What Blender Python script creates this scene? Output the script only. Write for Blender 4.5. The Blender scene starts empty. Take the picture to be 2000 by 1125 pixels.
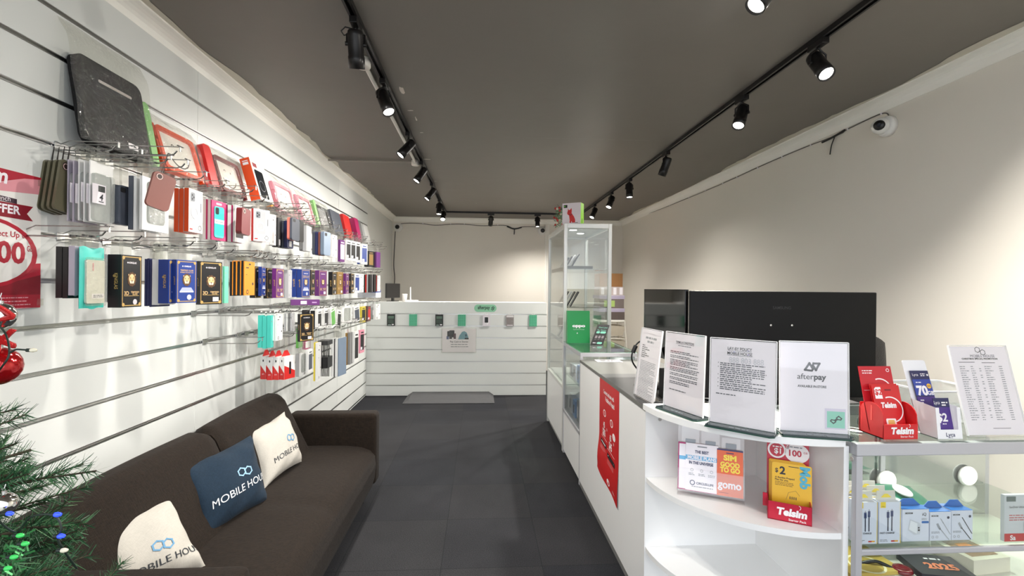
import bpy, bmesh, math, random
from math import sin, cos, pi, radians
from mathutils import Vector, Matrix, Quaternion
SC = bpy.context.scene
COL = SC.collection
rnd = random.Random(7)
V = Vector

# ---------------------------------------------------------------- camera, world, large lights, exposure
CAM_Z = 1.38
F_PX = 930.0
YAW, ROLL = radians(3.80), radians(0.565)
_f = V((sin(YAW), cos(YAW), 0)); _r0 = V((cos(YAW), -sin(YAW), 0)); _u0 = _r0.cross(_f)
_r = _r0 * cos(ROLL) + _u0 * sin(ROLL); _u = _u0 * cos(ROLL) - _r0 * sin(ROLL)
cam_data = bpy.data.cameras.new('camera')
cam_data.sensor_width = 36.0
cam_data.lens = 36.0 * F_PX / 2000.0
cam_data.clip_start = 0.02
cam = bpy.data.objects.new('camera', cam_data)
cam.matrix_world = Matrix(((_r.x, _u.x, -_f.x, 0), (_r.y, _u.y, -_f.y, 0), (_r.z, _u.z, -_f.z, CAM_Z), (0, 0, 0, 1)))
COL.objects.link(cam)
SC.camera = cam

world = bpy.data.worlds.new('sky'); SC.world = world
world.use_nodes = True
wb = world.node_tree.nodes['Background']
wb.inputs[0].default_value = (0.90, 0.94, 1.0, 1)
wb.inputs[1].default_value = 1.82

def area(name, loc, rot, sx, sy, energy, col):
    l = bpy.data.lights.new(name, 'AREA'); l.shape = 'RECTANGLE'; l.size = sx; l.size_y = sy
    l.energy = energy; l.color = col
    o = bpy.data.objects.new(name, l); o.location = loc; o.rotation_euler = rot; COL.objects.link(o)
    return o
SPOT = 82.0
o = area('shopfront_opening', (0.47, -0.32, 1.26), (radians(90), 0, 0), 3.84, 2.5, 1.0, (1, 1, 1))
o.data.cycles.is_portal = True              # guides sampling of the sky through the open shopfront

vs = SC.view_settings
SC.display_settings.display_device = 'sRGB'
vs.view_transform = 'Standard'; vs.look = 'None'; vs.gamma = 1.0; vs.use_curve_mapping = False
vs.exposure = 0.57
cy = SC.cycles
cy.max_bounces = 10; cy.transparent_max_bounces = 24; cy.diffuse_bounces = 7; cy.glossy_bounces = 4
cy.caustics_reflective = False; cy.caustics_refractive = False
cy.sample_clamp_indirect = 8.0
cy.use_denoising = True

def ray(px, py):
    return (_r * ((px - 1000) / F_PX) - _u * ((py - 562.5) / F_PX) + _f)
def on(ax, val, px, py):
    d = ray(px, py); i = 'xyz'.index(ax); c = V((0, 0, CAM_Z))
    return c + d * ((val - c[i]) / d[i])

# ---------------------------------------------------------------- materials
def lin(c):
    def f(x):
        x /= 255.0
        return x / 12.92 if x <= 0.04045 else ((x + 0.055) / 1.055) ** 2.4
    return tuple(f(x) for x in c)
_mats = {}
def mat(name, c, rough=0.5, metal=0.0, var=0.05, scale=14.0, bump=0.0, bscale=200.0, emit=0.0, spec=0.5, coat=0.0, stretch=None):
    if name in _mats: return _mats[name]
    m = bpy.data.materials.new(name); m.use_nodes = True
    nt = m.node_tree; b = nt.nodes['Principled BSDF']; L = nt.links.new
    r, g, bl = lin(c)
    tc = nt.nodes.new('ShaderNodeTexCoord'); mp = nt.nodes.new('ShaderNodeMapping')
    if stretch: mp.inputs['Scale'].default_value = stretch
    L(tc.outputs['Object'], mp.inputs['Vector'])
    n = nt.nodes.new('ShaderNodeTexNoise'); n.inputs['Scale'].default_value = scale; n.inputs['Detail'].default_value = 4
    L(mp.outputs[0], n.inputs['Vector'])
    mx = nt.nodes.new('ShaderNodeMix'); mx.data_type = 'RGBA'
    mx.inputs[6].default_value = (r * (1 - var), g * (1 - var), bl * (1 - var), 1)
    mx.inputs[7].default_value = (min(1, r * (1 + var)), min(1, g * (1 + var)), min(1, bl * (1 + var)), 1)
    L(n.outputs[0], mx.inputs[0]); L(mx.outputs[2], b.inputs['Base Color'])
    b.inputs['Roughness'].default_value = rough; b.inputs['Metallic'].default_value = metal
    b.inputs['Specular IOR Level'].default_value = spec; b.inputs['Coat Weight'].default_value = coat
    if bump:
        n2 = nt.nodes.new('ShaderNodeTexNoise'); n2.inputs['Scale'].default_value = bscale; n2.inputs['Detail'].default_value = 3
        L(mp.outputs[0], n2.inputs['Vector'])
        bp = nt.nodes.new('ShaderNodeBump'); bp.inputs['Strength'].default_value = bump; bp.inputs['Distance'].default_value = 0.01
        L(n2.outputs[0], bp.inputs['Height']); L(bp.outputs[0], b.inputs['Normal'])
    if emit:
        b.inputs['Emission Color'].default_value = (r, g, bl, 1); b.inputs['Emission Strength'].default_value = emit
    _mats[name] = m
    return m
def C(r, g, b, rough=0.5, **k):
    return mat('paint_%d_%d_%d_%d' % (r, g, b, int(rough * 100)), (r, g, b), rough, **k)
def clear(name, tint=(250, 252, 250), rough=0.02, base=0.04, haze=0.0, wrinkle=0.0, hazecol=(235, 238, 235), wscale=30.0):
    if name in _mats: return _mats[name]
    m = bpy.data.materials.new(name); m.use_nodes = True; nt = m.node_tree; L = nt.links.new
    nt.nodes.remove(nt.nodes['Principled BSDF']); out = nt.nodes['Material Output']
    tr = nt.nodes.new('ShaderNodeBsdfTransparent'); tr.inputs[0].default_value = (*lin(tint), 1)
    gl = nt.nodes.new('ShaderNodeBsdfGlossy'); gl.inputs['Roughness'].default_value = rough
    lw = nt.nodes.new('ShaderNodeLayerWeight'); lw.inputs[0].default_value = 0.5
    pw = nt.nodes.new('ShaderNodeMath'); pw.operation = 'POWER'; pw.inputs[1].default_value = 5.0
    ma = nt.nodes.new('ShaderNodeMath'); ma.operation = 'MULTIPLY_ADD'; ma.inputs[1].default_value = 1 - base; ma.inputs[2].default_value = base
    L(lw.outputs['Facing'], pw.inputs[0]); L(pw.outputs[0], ma.inputs[0])
    last = tr
    if haze:
        df = nt.nodes.new('ShaderNodeBsdfDiffuse'); df.inputs[0].default_value = (*lin(hazecol), 1)
        mh = nt.nodes.new('ShaderNodeMixShader'); mh.inputs[0].default_value = haze
        L(tr.outputs[0], mh.inputs[1]); L(df.outputs[0], mh.inputs[2]); last = mh
    ms = nt.nodes.new('ShaderNodeMixShader'); L(ma.outputs[0], ms.inputs[0]); L(last.outputs[0], ms.inputs[1]); L(gl.outputs[0], ms.inputs[2])
    if wrinkle:
        tc = nt.nodes.new('ShaderNodeTexCoord'); n2 = nt.nodes.new('ShaderNodeTexNoise'); n2.inputs['Scale'].default_value = wscale
        n2.inputs['Distortion'].default_value = 1.5
        L(tc.outputs['Object'], n2.inputs['Vector'])
        bp = nt.nodes.new('ShaderNodeBump'); bp.inputs['Strength'].default_value = wrinkle; bp.inputs['Distance'].default_value = 0.02
        L(n2.outputs[0], bp.inputs['Height']); L(bp.outputs[0], gl.inputs['Normal'])
    L(ms.outputs[0], out.inputs[0])
    _mats[name] = m
    return m

# ---------------------------------------------------------------- mesh building
_txt = {}
def text_mesh(s, bold):
    k = (s, bold)
    if k in _txt: return _txt[k]
    c = bpy.data.curves.new('t', 'FONT'); c.body = s; c.size = 1.0; c.resolution_u = 3; c.offset = bold
    o = bpy.data.objects.new('t', c); COL.objects.link(o)
    dg = bpy.context.evaluated_depsgraph_get()
    e = o.evaluated_get(dg); me = e.to_mesh()
    vs_ = [(v.co.x, v.co.y) for v in me.vertices]; fs = [tuple(p.vertices) for p in me.polygons]
    e.to_mesh_clear(); bpy.data.objects.remove(o); bpy.data.curves.remove(c)
    if vs_:
        x0 = min(v[0] for v in vs_); x1 = max(v[0] for v in vs_); y1 = max(v[1] for v in vs_)
    else: x0 = x1 = 0; y1 = .7
    _txt[k] = (vs_, fs, x0, x1, y1)
    return _txt[k]

class Fr:                                   # a flat frame: origin, right, up
    def __init__(s, o, u, v):
        s.o = V(o); s.u = V(u).normalized(); s.v = V(v).normalized(); s.n = s.u.cross(s.v)
    def __call__(s, x, y, d=0.0): return s.o + s.u * x + s.v * y + s.n * d
class MB:
    def __init__(s): s.V = []; s.F = []; s.I = []; s.M = []; s.S = []
    def mi(s, m):
        if m not in s.M: s.M.append(m)
        return s.M.index(m)
    def add(s, vs_, fs, m, smooth=False):
        b = len(s.V); s.V += [tuple(v) for v in vs_]; i = s.mi(m)
        for f in fs: s.F.append([b + k for k in f]); s.I.append(i); s.S.append(smooth)
        return s
    def box(s, x0, y0, z0, x1, y1, z1, m):
        if x0 > x1: x0, x1 = x1, x0
        if y0 > y1: y0, y1 = y1, y0
        if z0 > z1: z0, z1 = z1, z0
        v = [(x, y, z) for z in (z0, z1) for y in (y0, y1) for x in (x0, x1)]
        return s.add(v, [(0, 2, 3, 1), (4, 5, 7, 6), (0, 1, 5, 4), (1, 3, 7, 5), (3, 2, 6, 7), (2, 0, 4, 6)], m)
    def fbox(s, F, x0, y0, d0, x1, y1, d1, m):
        v = [F(x, y, d) for d in (d0, d1) for y in (y0, y1) for x in (x0, x1)]
        return s.add(v, [(0, 2, 3, 1), (4, 5, 7, 6), (0, 1, 5, 4), (1, 3, 7, 5), (3, 2, 6, 7), (2, 0, 4, 6)], m)
    def prism(s, F, pts, d0, d1, m, m2=None, smooth=False):   # outline extruded along the frame's normal
        n = len(pts)
        s.add([F(x, y, d1) for x, y in pts], [tuple(range(n))], m)
        s.add([F(x, y, d0) for x, y in pts], [tuple(reversed(range(n)))], m)
        v = [F(x, y, d0) for x, y in pts] + [F(x, y, d1) for x, y in pts]
        return s.add(v, [(i, (i + 1) % n, n + (i + 1) % n, n + i) for i in range(n)], m2 or m, smooth)
    def poly(s, F, pts, m, d=0.0006): return s.add([F(x, y, d) for x, y in pts], [tuple(range(len(pts)))], m)
    def rect(s, F, x0, y0, x1, y1, m, d=0.0006): return s.poly(F, [(x0, y0), (x1, y0), (x1, y1), (x0, y1)], m, d)
    def rrect(s, F, x0, y0, x1, y1, r, m, d=0.0006): return s.poly(F, rr(x0, y0, x1, y1, r), m, d)
    def disc(s, F, x, y, rx, m, d=0.0006, ry=None, n=24):
        ry = ry or rx
        return s.poly(F, [(x + rx * cos(2 * pi * i / n), y + ry * sin(2 * pi * i / n)) for i in range(n)], m, d)
    def ring(s, F, x, y, r0, r1, m, d=0.0006, n=28, a0=0, a1=2 * pi, ky=1.0):
        full = abs(a1 - a0 - 2 * pi) < 1e-6; k = n if full else n + 1
        ang = [a0 + (a1 - a0) * i / n for i in range(k)]
        v = [F(x + r0 * cos(a), y + r0 * ky * sin(a), d) for a in ang] + [F(x + r1 * cos(a), y + r1 * ky * sin(a), d) for a in ang]
        return s.add(v, [(i, (i + 1) % k, k + (i + 1) % k, k + i) for i in range(n)], m)
    def line(s, F, pts, w, m, d=0.0006):
        for (ax, ay), (bx, by) in zip(pts, pts[1:]):
            t = V((bx - ax, by - ay)); L_ = t.length or 1e-9; t /= L_; nx, ny = -t.y * w / 2, t.x * w / 2
            ex, ey = t.x * w / 2, t.y * w / 2
            s.poly(F, [(ax - ex + nx, ay - ey + ny), (ax - ex - nx, ay - ey - ny), (bx + ex - nx, by + ey - ny), (bx + ex + nx, by + ey + ny)], m, d)
        return s
    def text(s, F, t, x, y, h, m, d=0.0009, al='c', bold=0.0, maxw=None, rot=0.0, sx=1.0, shear=0.0):
        vs_, fs, x0, x1, y1 = text_mesh(t, bold)
        if not vs_: return s
        k = h / 0.72; kx = k * sx; w = (x1 - x0) * kx
        if maxw and w > maxw: kx *= maxw / w; w = maxw
        ox = {'c': -w / 2, 'l': 0, 'r': -w}[al]; c_, s_ = cos(rot), sin(rot)
        out = []
        for a, b in vs_:
            p, q = (a - x0) * kx + ox + b * k * shear, b * k
            out.append(F(x + p * c_ - q * s_, y + p * s_ + q * c_, d))
        return s.add(out, fs, m)
    def lines(s, F, x0, x1, y, n, dy, h, m, seed=1, d=0.0007):       # rows of small print
        r = random.Random(seed)
        for i in range(n):
            x = x0; end = x1 - (x1 - x0) * r.choice((0, 0.03, 0.05, 0.3))
            while x < end:
                w = min(h * r.uniform(1.2, 5), end - x); s.rect(F, x, y - i * dy, x + w, y - i * dy + h, m, d); x += w + h * 0.7
        return s
    def cyl(s, p0, p1, r0, r1, m, n=20, caps=True):
        p0, p1 = V(p0), V(p1); t = (p1 - p0).normalized(); q = t.orthogonal().normalized(); w = t.cross(q)
        R_ = lambda p, r: [p + (q * cos(2 * pi * i / n) + w * sin(2 * pi * i / n)) * r for i in range(n)]
        s.add(R_(p0, r0) + R_(p1, r1), [(i, (i + 1) % n, n + (i + 1) % n, n + i) for i in range(n)], m, True)
        if caps:
            s.add(R_(p0, r0), [tuple(reversed(range(n)))], m); s.add(R_(p1, r1), [tuple(range(n))], m)
        return s
    def lathe(s, o, ax, prof, m, n=24):
        o, t = V(o), V(ax).normalized(); q = t.orthogonal().normalized(); w = t.cross(q); k = len(prof); v = []
        for r, z in prof: v += [o + t * z + (q * cos(2 * pi * i / n) + w * sin(2 * pi * i / n)) * r for i in range(n)]
        return s.add(v, [(j * n + i, j * n + (i + 1) % n, (j + 1) * n + (i + 1) % n, (j + 1) * n + i) for j in range(k - 1) for i in range(n)], m, True)
    def ball(s, c, r, m, n=20):
        return s.lathe(V(c) - V((0, 0, r)), (0, 0, 1), [(max(1e-5, r * sin(pi * i / 10)), r - r * cos(pi * i / 10)) for i in range(11)], m, n)
    def tube(s, pts, r, m, n=8):
        pts = [V(p) for p in pts]; rings = []; q = None
        for i, p in enumerate(pts):
            t = (pts[min(i + 1, len(pts) - 1)] - pts[max(i - 1, 0)]).normalized()
            q = t.orthogonal().normalized() if q is None else (q - t * q.dot(t)).normalized()
            w = t.cross(q); rings += [p + (q * cos(2 * pi * j / n) + w * sin(2 * pi * j / n)) * r for j in range(n)]
        k = len(pts)
        s.add(rings, [(i * n + j, i * n + (j + 1) % n, (i + 1) * n + (j + 1) % n, (i + 1) * n + j) for i in range(k - 1) for j in range(n)], m, True)
        s.add(rings[:n], [tuple(reversed(range(n)))], m); return s.add(rings[-n:], [tuple(range(n))], m)
    def grid(s, fn, nu, nv, m, smooth=True):
        v = [fn(i / nu, j / nv) for j in range(nv + 1) for i in range(nu + 1)]
        return s.add(v, [(j * (nu + 1) + i, j * (nu + 1) + i + 1, (j + 1) * (nu + 1) + i + 1, (j + 1) * (nu + 1) + i) for j in range(nv) for i in range(nu)], m, smooth)
    def build(s, name, parent=None, bevel=0.0, seg=2, weld=False, sub=0):
        me = bpy.data.meshes.new(name); me.from_pydata(s.V, [], s.F)
        for m in s.M: me.materials.append(m)
        me.polygons.foreach_set('material_index', s.I); me.polygons.foreach_set('use_smooth', s.S)
        if weld:
            bm = bmesh.new(); bm.from_mesh(me); bmesh.ops.remove_doubles(bm, verts=bm.verts, dist=1e-5)
            bmesh.ops.recalc_face_normals(bm, faces=bm.faces); bm.to_mesh(me); bm.free()
        me.update()
        o = bpy.data.objects.new(name, me); COL.objects.link(o)
        if parent: o.parent = parent
        if bevel:
            b = o.modifiers.new('bevel', 'BEVEL'); b.width = bevel; b.segments = seg; b.limit_method = 'ANGLE'; b.angle_limit = radians(40)
        if sub:
            b = o.modifiers.new('sub', 'SUBSURF'); b.levels = sub; b.render_levels = sub
        return o
def rr(x0, y0, x1, y1, r, n=6):
    p = []
    for cx, cy_, a in ((x1 - r, y0 + r, -pi / 2), (x1 - r, y1 - r, 0), (x0 + r, y1 - r, pi / 2), (x0 + r, y0 + r, pi)):
        p += [(cx + r * cos(a + pi / 2 * i / n), cy_ + r * sin(a + pi / 2 * i / n)) for i in range(n + 1)]
    return p
def spline(pts, k=8):                       # smooth path through points
    pts = [V(p) for p in pts]; out = []
    for i in range(len(pts) - 1):
        p0, p1, p2, p3 = pts[max(i - 1, 0)], pts[i], pts[i + 1], pts[min(i + 2, len(pts) - 1)]
        for j in range(k):
            t = j / k
            out.append(0.5 * ((2 * p1) + (p2 - p0) * t + (2 * p0 - 5 * p1 + 4 * p2 - p3) * t * t + (3 * p1 - p0 - 3 * p2 + p3) * t ** 3))
    return out + [pts[-1]]
def tag(o, label, cat, group=None):
    o['label'] = label; o['category'] = cat
    if group: o['group'] = group
    return o
def thing(name, label, cat, loc=(0, 0, 0), rot=(0, 0, 0), group=None):
    o = bpy.data.objects.new(name, None); o.empty_display_size = 0.05; COL.objects.link(o)
    o.location = loc; o.rotation_euler = rot
    return tag(o, label, cat, group)
def struct(o, label=None, cat=None):
    o['kind'] = 'structure'
    if label: o['label'] = label
    if cat: o['category'] = cat
    return o
ORD = ['zeroth', 'first', 'second', 'third', 'fourth', 'fifth', 'sixth', 'seventh', 'eighth', 'ninth', 'tenth', 'eleventh', 'twelfth', 'thirteenth', 'fourteenth',
       'fifteenth', 'sixteenth', 'seventeenth', 'eighteenth', 'nineteenth', 'twentieth', 'twenty-first', 'twenty-second', 'twenty-third', 'twenty-fourth',
       'twenty-fifth', 'twenty-sixth', 'twenty-seventh', 'twenty-eighth', 'twenty-ninth', 'thirtieth']
X3, Y3, Z3 = V((1, 0, 0)), V((0, 1, 0)), V((0, 0, 1))

WHITE = mat('white_melamine', (242, 242, 241), 0.35, var=0.01)
ALU = mat('aluminium', (205, 205, 203), 0.28, 1.0, var=0.05, scale=60)
ALUP = mat('silver_painted_metal', (188, 188, 192), 0.4, 0.25, var=0.03)
CHROME = mat('chrome', (168, 168, 166), 0.16, 1.0, var=0.03)
BLACK = mat('black_plastic', (16, 16, 17), 0.35, var=0.1)
MATTE = mat('matte_black', (24, 24, 25), 0.6, var=0.1)
SPOTBLK = mat('satin_black_metal', (26, 24, 24), 0.35, 0.2, var=0.1)
PAPER = mat('paper_white', (247, 242, 247), 0.45, var=0.01)
INK = mat('ink_dark', (50, 52, 56), 0.6)
INKM = mat('ink_mid', (104, 106, 112), 0.6)
INKG = mat('ink_grey', (150, 152, 158), 0.6)
GLASS = clear('clear_glass', (251, 253, 252), 0.01, 0.045)
GREENEDGE = mat('green_glass_edge', (22, 74, 58), 0.1, var=0.1)
ACRYL = clear('clear_acrylic', (254, 254, 254), 0.03, 0.05, haze=0.01)
TABC = clear('clear_tab', (248, 248, 246), .05, .05, haze=.06)
FILM = clear('clear_plastic_film', (246, 246, 242), 0.10, 0.05, haze=0.05, wrinkle=0.7)
BLIST = clear('clear_blister', (240, 242, 240), 0.08, 0.07, haze=0.22, wrinkle=0.25)
LAMP = mat('lamp_lens', (255, 250, 240), 0.3, emit=14.0)
# ---------------------------------------------------------------- the room
WL, WR, WB, WF, CEIL = -1.455, 2.40, 7.95, -0.3, 2.53
FACE = -1.43                                   # face of the slat wall
WALLW = mat('wall_paint_white', (226, 227, 222), 0.55, var=0.015, scale=3)
WALLG = mat('wall_paint_greige', (233, 228, 218), 0.6, var=0.02, scale=2)
CORN = mat('cornice_paint', (244, 242, 235), 0.5, var=0.03, scale=5)
SLAT = mat('slat_board', (224, 227, 224), 0.38, var=0.012, scale=2)
CEILM = mat('ceiling_paint', (118, 112, 106), 0.5, var=0.06, scale=2.2, bump=0.35, bscale=3.0)

def carpet():
    m = bpy.data.materials.new('carpet_tiles'); m.use_nodes = True; nt = m.node_tree; L = nt.links.new; b = nt.nodes['Principled BSDF']
    tc = nt.nodes.new('ShaderNodeTexCoord')
    mp = nt.nodes.new('ShaderNodeMapping'); mp.inputs['Location'].default_value = (0.36, 0.3, 0); mp.inputs['Scale'].default_value = (2, 2, 2)
    L(tc.outputs['Object'], mp.inputs[0])
    br = nt.nodes.new('ShaderNodeTexBrick'); br.offset = 0.0; br.inputs['Scale'].default_value = 1; br.inputs['Mortar Size'].default_value = 0.004
    br.inputs['Brick Width'].default_value = 1; br.inputs['Row Height'].default_value = 1; br.inputs['Bias'].default_value = 0
    br.inputs['Color1'].default_value = (*lin((42, 43, 47)), 1); br.inputs['Color2'].default_value = (*lin((49, 49, 51)), 1); br.inputs['Mortar'].default_value = (*lin((36, 37, 39)), 1)
    L(mp.outputs[0], br.inputs[0])
    n = nt.nodes.new('ShaderNodeTexNoise'); n.inputs['Scale'].default_value = 260; n.inputs['Detail'].default_value = 3; L(tc.outputs['Object'], n.inputs[0])
    n2 = nt.nodes.new('ShaderNodeTexNoise'); n2.inputs['Scale'].default_value = 2.2; n2.inputs['Detail'].default_value = 5; L(tc.outputs['Object'], n2.inputs[0])
    mr = nt.nodes.new('ShaderNodeMapRange'); mr.inputs[1].default_value = 0.3; mr.inputs[2].default_value = 0.7; mr.inputs[3].default_value = 0.45; mr.inputs[4].default_value = 1.55; L(n.outputs[0], mr.inputs[0])
    mr2 = nt.nodes.new('ShaderNodeMapRange'); mr2.inputs[1].default_value = 0.3; mr2.inputs[2].default_value = 0.7; mr2.inputs[3].default_value = 0.85; mr2.inputs[4].default_value = 1.15; L(n2.outputs[0], mr2.inputs[0])
    mu = nt.nodes.new('ShaderNodeMath'); mu.operation = 'MULTIPLY'; L(mr.outputs[0], mu.inputs[0]); L(mr2.outputs[0], mu.inputs[1])
    vm = nt.nodes.new('ShaderNodeVectorMath'); vm.operation = 'SCALE'; L(br.outputs[0], vm.inputs[0]); L(mu.outputs[0], vm.inputs['Scale'])
    L(vm.outputs[0], b.inputs['Base Color']); b.inputs['Roughness'].default_value = 0.95; b.inputs['Specular IOR Level'].default_value = 0.15
    bp = nt.nodes.new('ShaderNodeBump'); bp.inputs['Strength'].default_value = 0.5; bp.inputs['Distance'].default_value = 0.004; L(n.outputs[0], bp.inputs['Height']); L(bp.outputs[0], b.inputs['Normal'])
    return m
struct(MB().box(WL - .1, WF - .1, -.1, WR + .1, WB + .1, 0, carpet()).build('floor'))
struct(MB().box(-9, -14, -.1, 10, WF - .1, -.01, mat('footpath_concrete', (168, 166, 160), .8, var=.08, scale=3)).build('footpath'))
ce = struct(MB().box(WL - .1, WF - .1, CEIL, WR + .1, WB + .1, CEIL + .1, CEILM).build('ceiling'))
struct(MB().box(WL - .1, WF - .1, 0, WL, WB + .1, CEIL, WALLW).build('wall_left'))
struct(MB().box(WR, WF - .1, 0, WR + .1, WB + .1, CEIL, WALLG).build('wall_right'))
struct(MB().box(WL, WB, 0, WR, WB + .1, CEIL, WALLG).build('wall_back'))
wf = MB()
wf.box(WL, WF - .1, 2.5, WR, WF, CEIL, WALLG).box(WL, WF - .1, 0, WL + .04, WF, 2.5, ALUP).box(WR - .04, WF - .1, 0, WR, WF, 2.5, ALUP)
struct(wf.build('wall_front'))

def cornice(name, prof_pts, y0, y1, axis):     # concave plaster cove run along a wall
    b = MB(); n = len(prof_pts); v = []
    for t in (y0, y1):
        for a, z in prof_pts: v.append((a, t, z) if axis == 'y' else (t, a, z))
    b.add(v, [(i, (i + 1) % n, n + (i + 1) % n, n + i) for i in range(n)] + [tuple(range(n)), tuple(reversed(range(n, 2 * n)))], CORN)
    return struct(b.build(name, weld=True))
def cove(wx, s):
    r = .074; p = [(wx, CEIL), (wx, CEIL - r), (wx + s * .006, CEIL - r)]
    p += [(wx + s * (r - (r - .012) * cos(a)), CEIL - .012 - (r - .018) * (1 - sin(a)) ) for a in [pi / 2 * i / 6 for i in range(1, 6)]]
    p += [(wx + s * r, CEIL - .010), (wx + s * r, CEIL)]
    return p
cornice('trim_1', cove(WL, 1), WF, WB, 'y')
cornice('trim_2', cove(WR, -1), WF, WB, 'y')
cornice('trim_3', cove(WB, -1), WL + .02, WR - .02, 'x')
# ragged cutting-in line where the cornice paint ran onto the dark ceiling
r_ = random.Random(3)
for nm, x, s in (('ceiling_paint_edge', WL + .072, 1), ('ceiling_paint_edge', WR - .072, -1)):
    b = MB(); y = 0.0; w = .03
    while y < WB - .1:
        dy = r_.uniform(.03, .16); w2 = max(.004, min(.06, w + r_.uniform(-.02, .02)))
        b.add([(x, y, CEIL - .0015), (x + s * w, y, CEIL - .0015), (x + s * w2, y + dy, CEIL - .0015), (x, y + dy, CEIL - .0015)], [(0, 1, 2, 3)], C(205, 200, 186, 0.6))
        y += dy; w = w2
    b.build(nm, ce)
# board joints and chipped paint on the ceiling
CHIP = C(214, 206, 198, 0.7)
for k, (p0, p1, w) in enumerate([((985, 268), (1290, 275), .006), ((868, 372), (985, 374), .007), ((985, 374), (1085, 377), .003), ((640, 306), (700, 307), .004)]):
    a, c_ = on('z', CEIL - .001, *p0), on('z', CEIL - .001, *p1); b = MB(); x = 0.0
    while x < 1:
        e = min(1, x + r_.uniform(.04, .12)); q0, q1 = a.lerp(c_, x), a.lerp(c_, e); ww = w * r_.uniform(.3, 1.2)
        b.add([q0 - Y3 * ww, q1 - Y3 * ww, q1 + Y3 * ww, q0 + Y3 * ww], [(0, 1, 2, 3)], C(128, 121, 115, 0.5)); x = e + r_.uniform(0, .05)
    b.build('ceiling_joint', ce)
for px, py, w, h in ((785, 176, .035, .12), (802, 216, .05, .02), (813, 233, .012, .11), (824, 259, .035, .02), (832, 311, .09, .03), (850, 354, .05, .015), (930, 397, .01, .02)):
    p = on('z', CEIL - .0012, px, py); b = MB(); n = 9
    b.add([p + V((w / 2 * cos(2 * pi * i / n) * r_.uniform(.5, 1.1), h / 2 * sin(2 * pi * i / n) * r_.uniform(.5, 1.1), 0)) for i in range(n)], [tuple(range(n))], CHIP)
    b.build('chipped_paint', ce)
# white corner bead where the back wall ends by the tower cabinet
struct(MB().box(1.075, WB - .035, 0, 1.105, WB, CEIL - .08, CORN).box(1.105, WB - .012, 0, 1.15, WB, CEIL - .08, CORN).build('trim_4', bevel=.002))

# ---------------------------------------------------------------- slat wall on the left
GROOVE = lambda k: .025 + .1515 * k
sl = thing('slatwall_panel', 'white slatwall panelling with metal grooves along the whole left wall', 'wall panel', (FACE, 0, 0)); struct(sl)
b = MB(); ys = [-.29, 1.3, 2.5, 3.7, 4.9, 6.13]; g = .007
zs = [0.0] + [GROOVE(k) for k in range(16)] + [2.456]
for i in range(len(zs) - 1):
    z0 = zs[i] + (g if i else .004); z1 = zs[i + 1] - (g if i < len(zs) - 2 else 0)
    if z1 - z0 < .005: continue
    for y0, y1 in zip(ys, ys[1:]): b.box(-.014, y0 + .0006, z0, 0, y1 - .0006, z1, SLAT)
b.box(-.024, ys[0], 0, -.014, ys[-1], 2.456, C(205, 205, 200, .6))
b.build('board', sl, bevel=.0015, seg=1)
for k in range(16):
    z = GROOVE(k); b = MB()
    b.box(-.0138, ys[0], z - .0068, -.0125, ys[-1], z + .0068, ALU)
    b.box(-.012, ys[0], z - .0068, .0008, ys[-1], z - .0042, ALU)
    b.box(-.012, ys[0], z + .0042, .0008, ys[-1], z + .0068, ALU)
    b.build('groove_insert', sl)
# ---------------------------------------------------------------- back display partition
PY = 6.12
pt = thing('display_partition', 'low white slatted partition across the back of the aisle', 'partition', (0, PY, 0)); struct(pt)
b = MB(); zs = [.0] + [.131 + .1515 * k for k in range(7)] + [1.193]
for i in range(len(zs) - 1):
    b.box(FACE, 0, zs[i] + (.005 if i else 0), .86, .014, zs[i + 1] - (.005 if i < 7 else 0), SLAT)
b.box(FACE, .014, 0, .86, .024, 1.193, C(205, 205, 200, .6)).box(FACE, .024, 1.165, .86, .42, 1.19, C(222, 221, 216, .4)).box(FACE, .024, 0, .86, .05, 1.165, WHITE)
b.build('board', pt, bevel=.0015, seg=1)
for k in range(7):
    z = .131 + .1515 * k
    MB().box(FACE, -.0008, z - .005, .86, .012, z - .003, ALU).box(FACE, .0125, z - .005, .86, .0138, z + .005, ALU).box(FACE, -.0008, z + .003, .86, .012, z + .005, ALU).build('groove_insert', pt)
MINT = C(150, 214, 184, .5); DKG = C(28, 40, 38, .6)
def px_part(px, py): return on('y', PY - .004, px, py)
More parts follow.
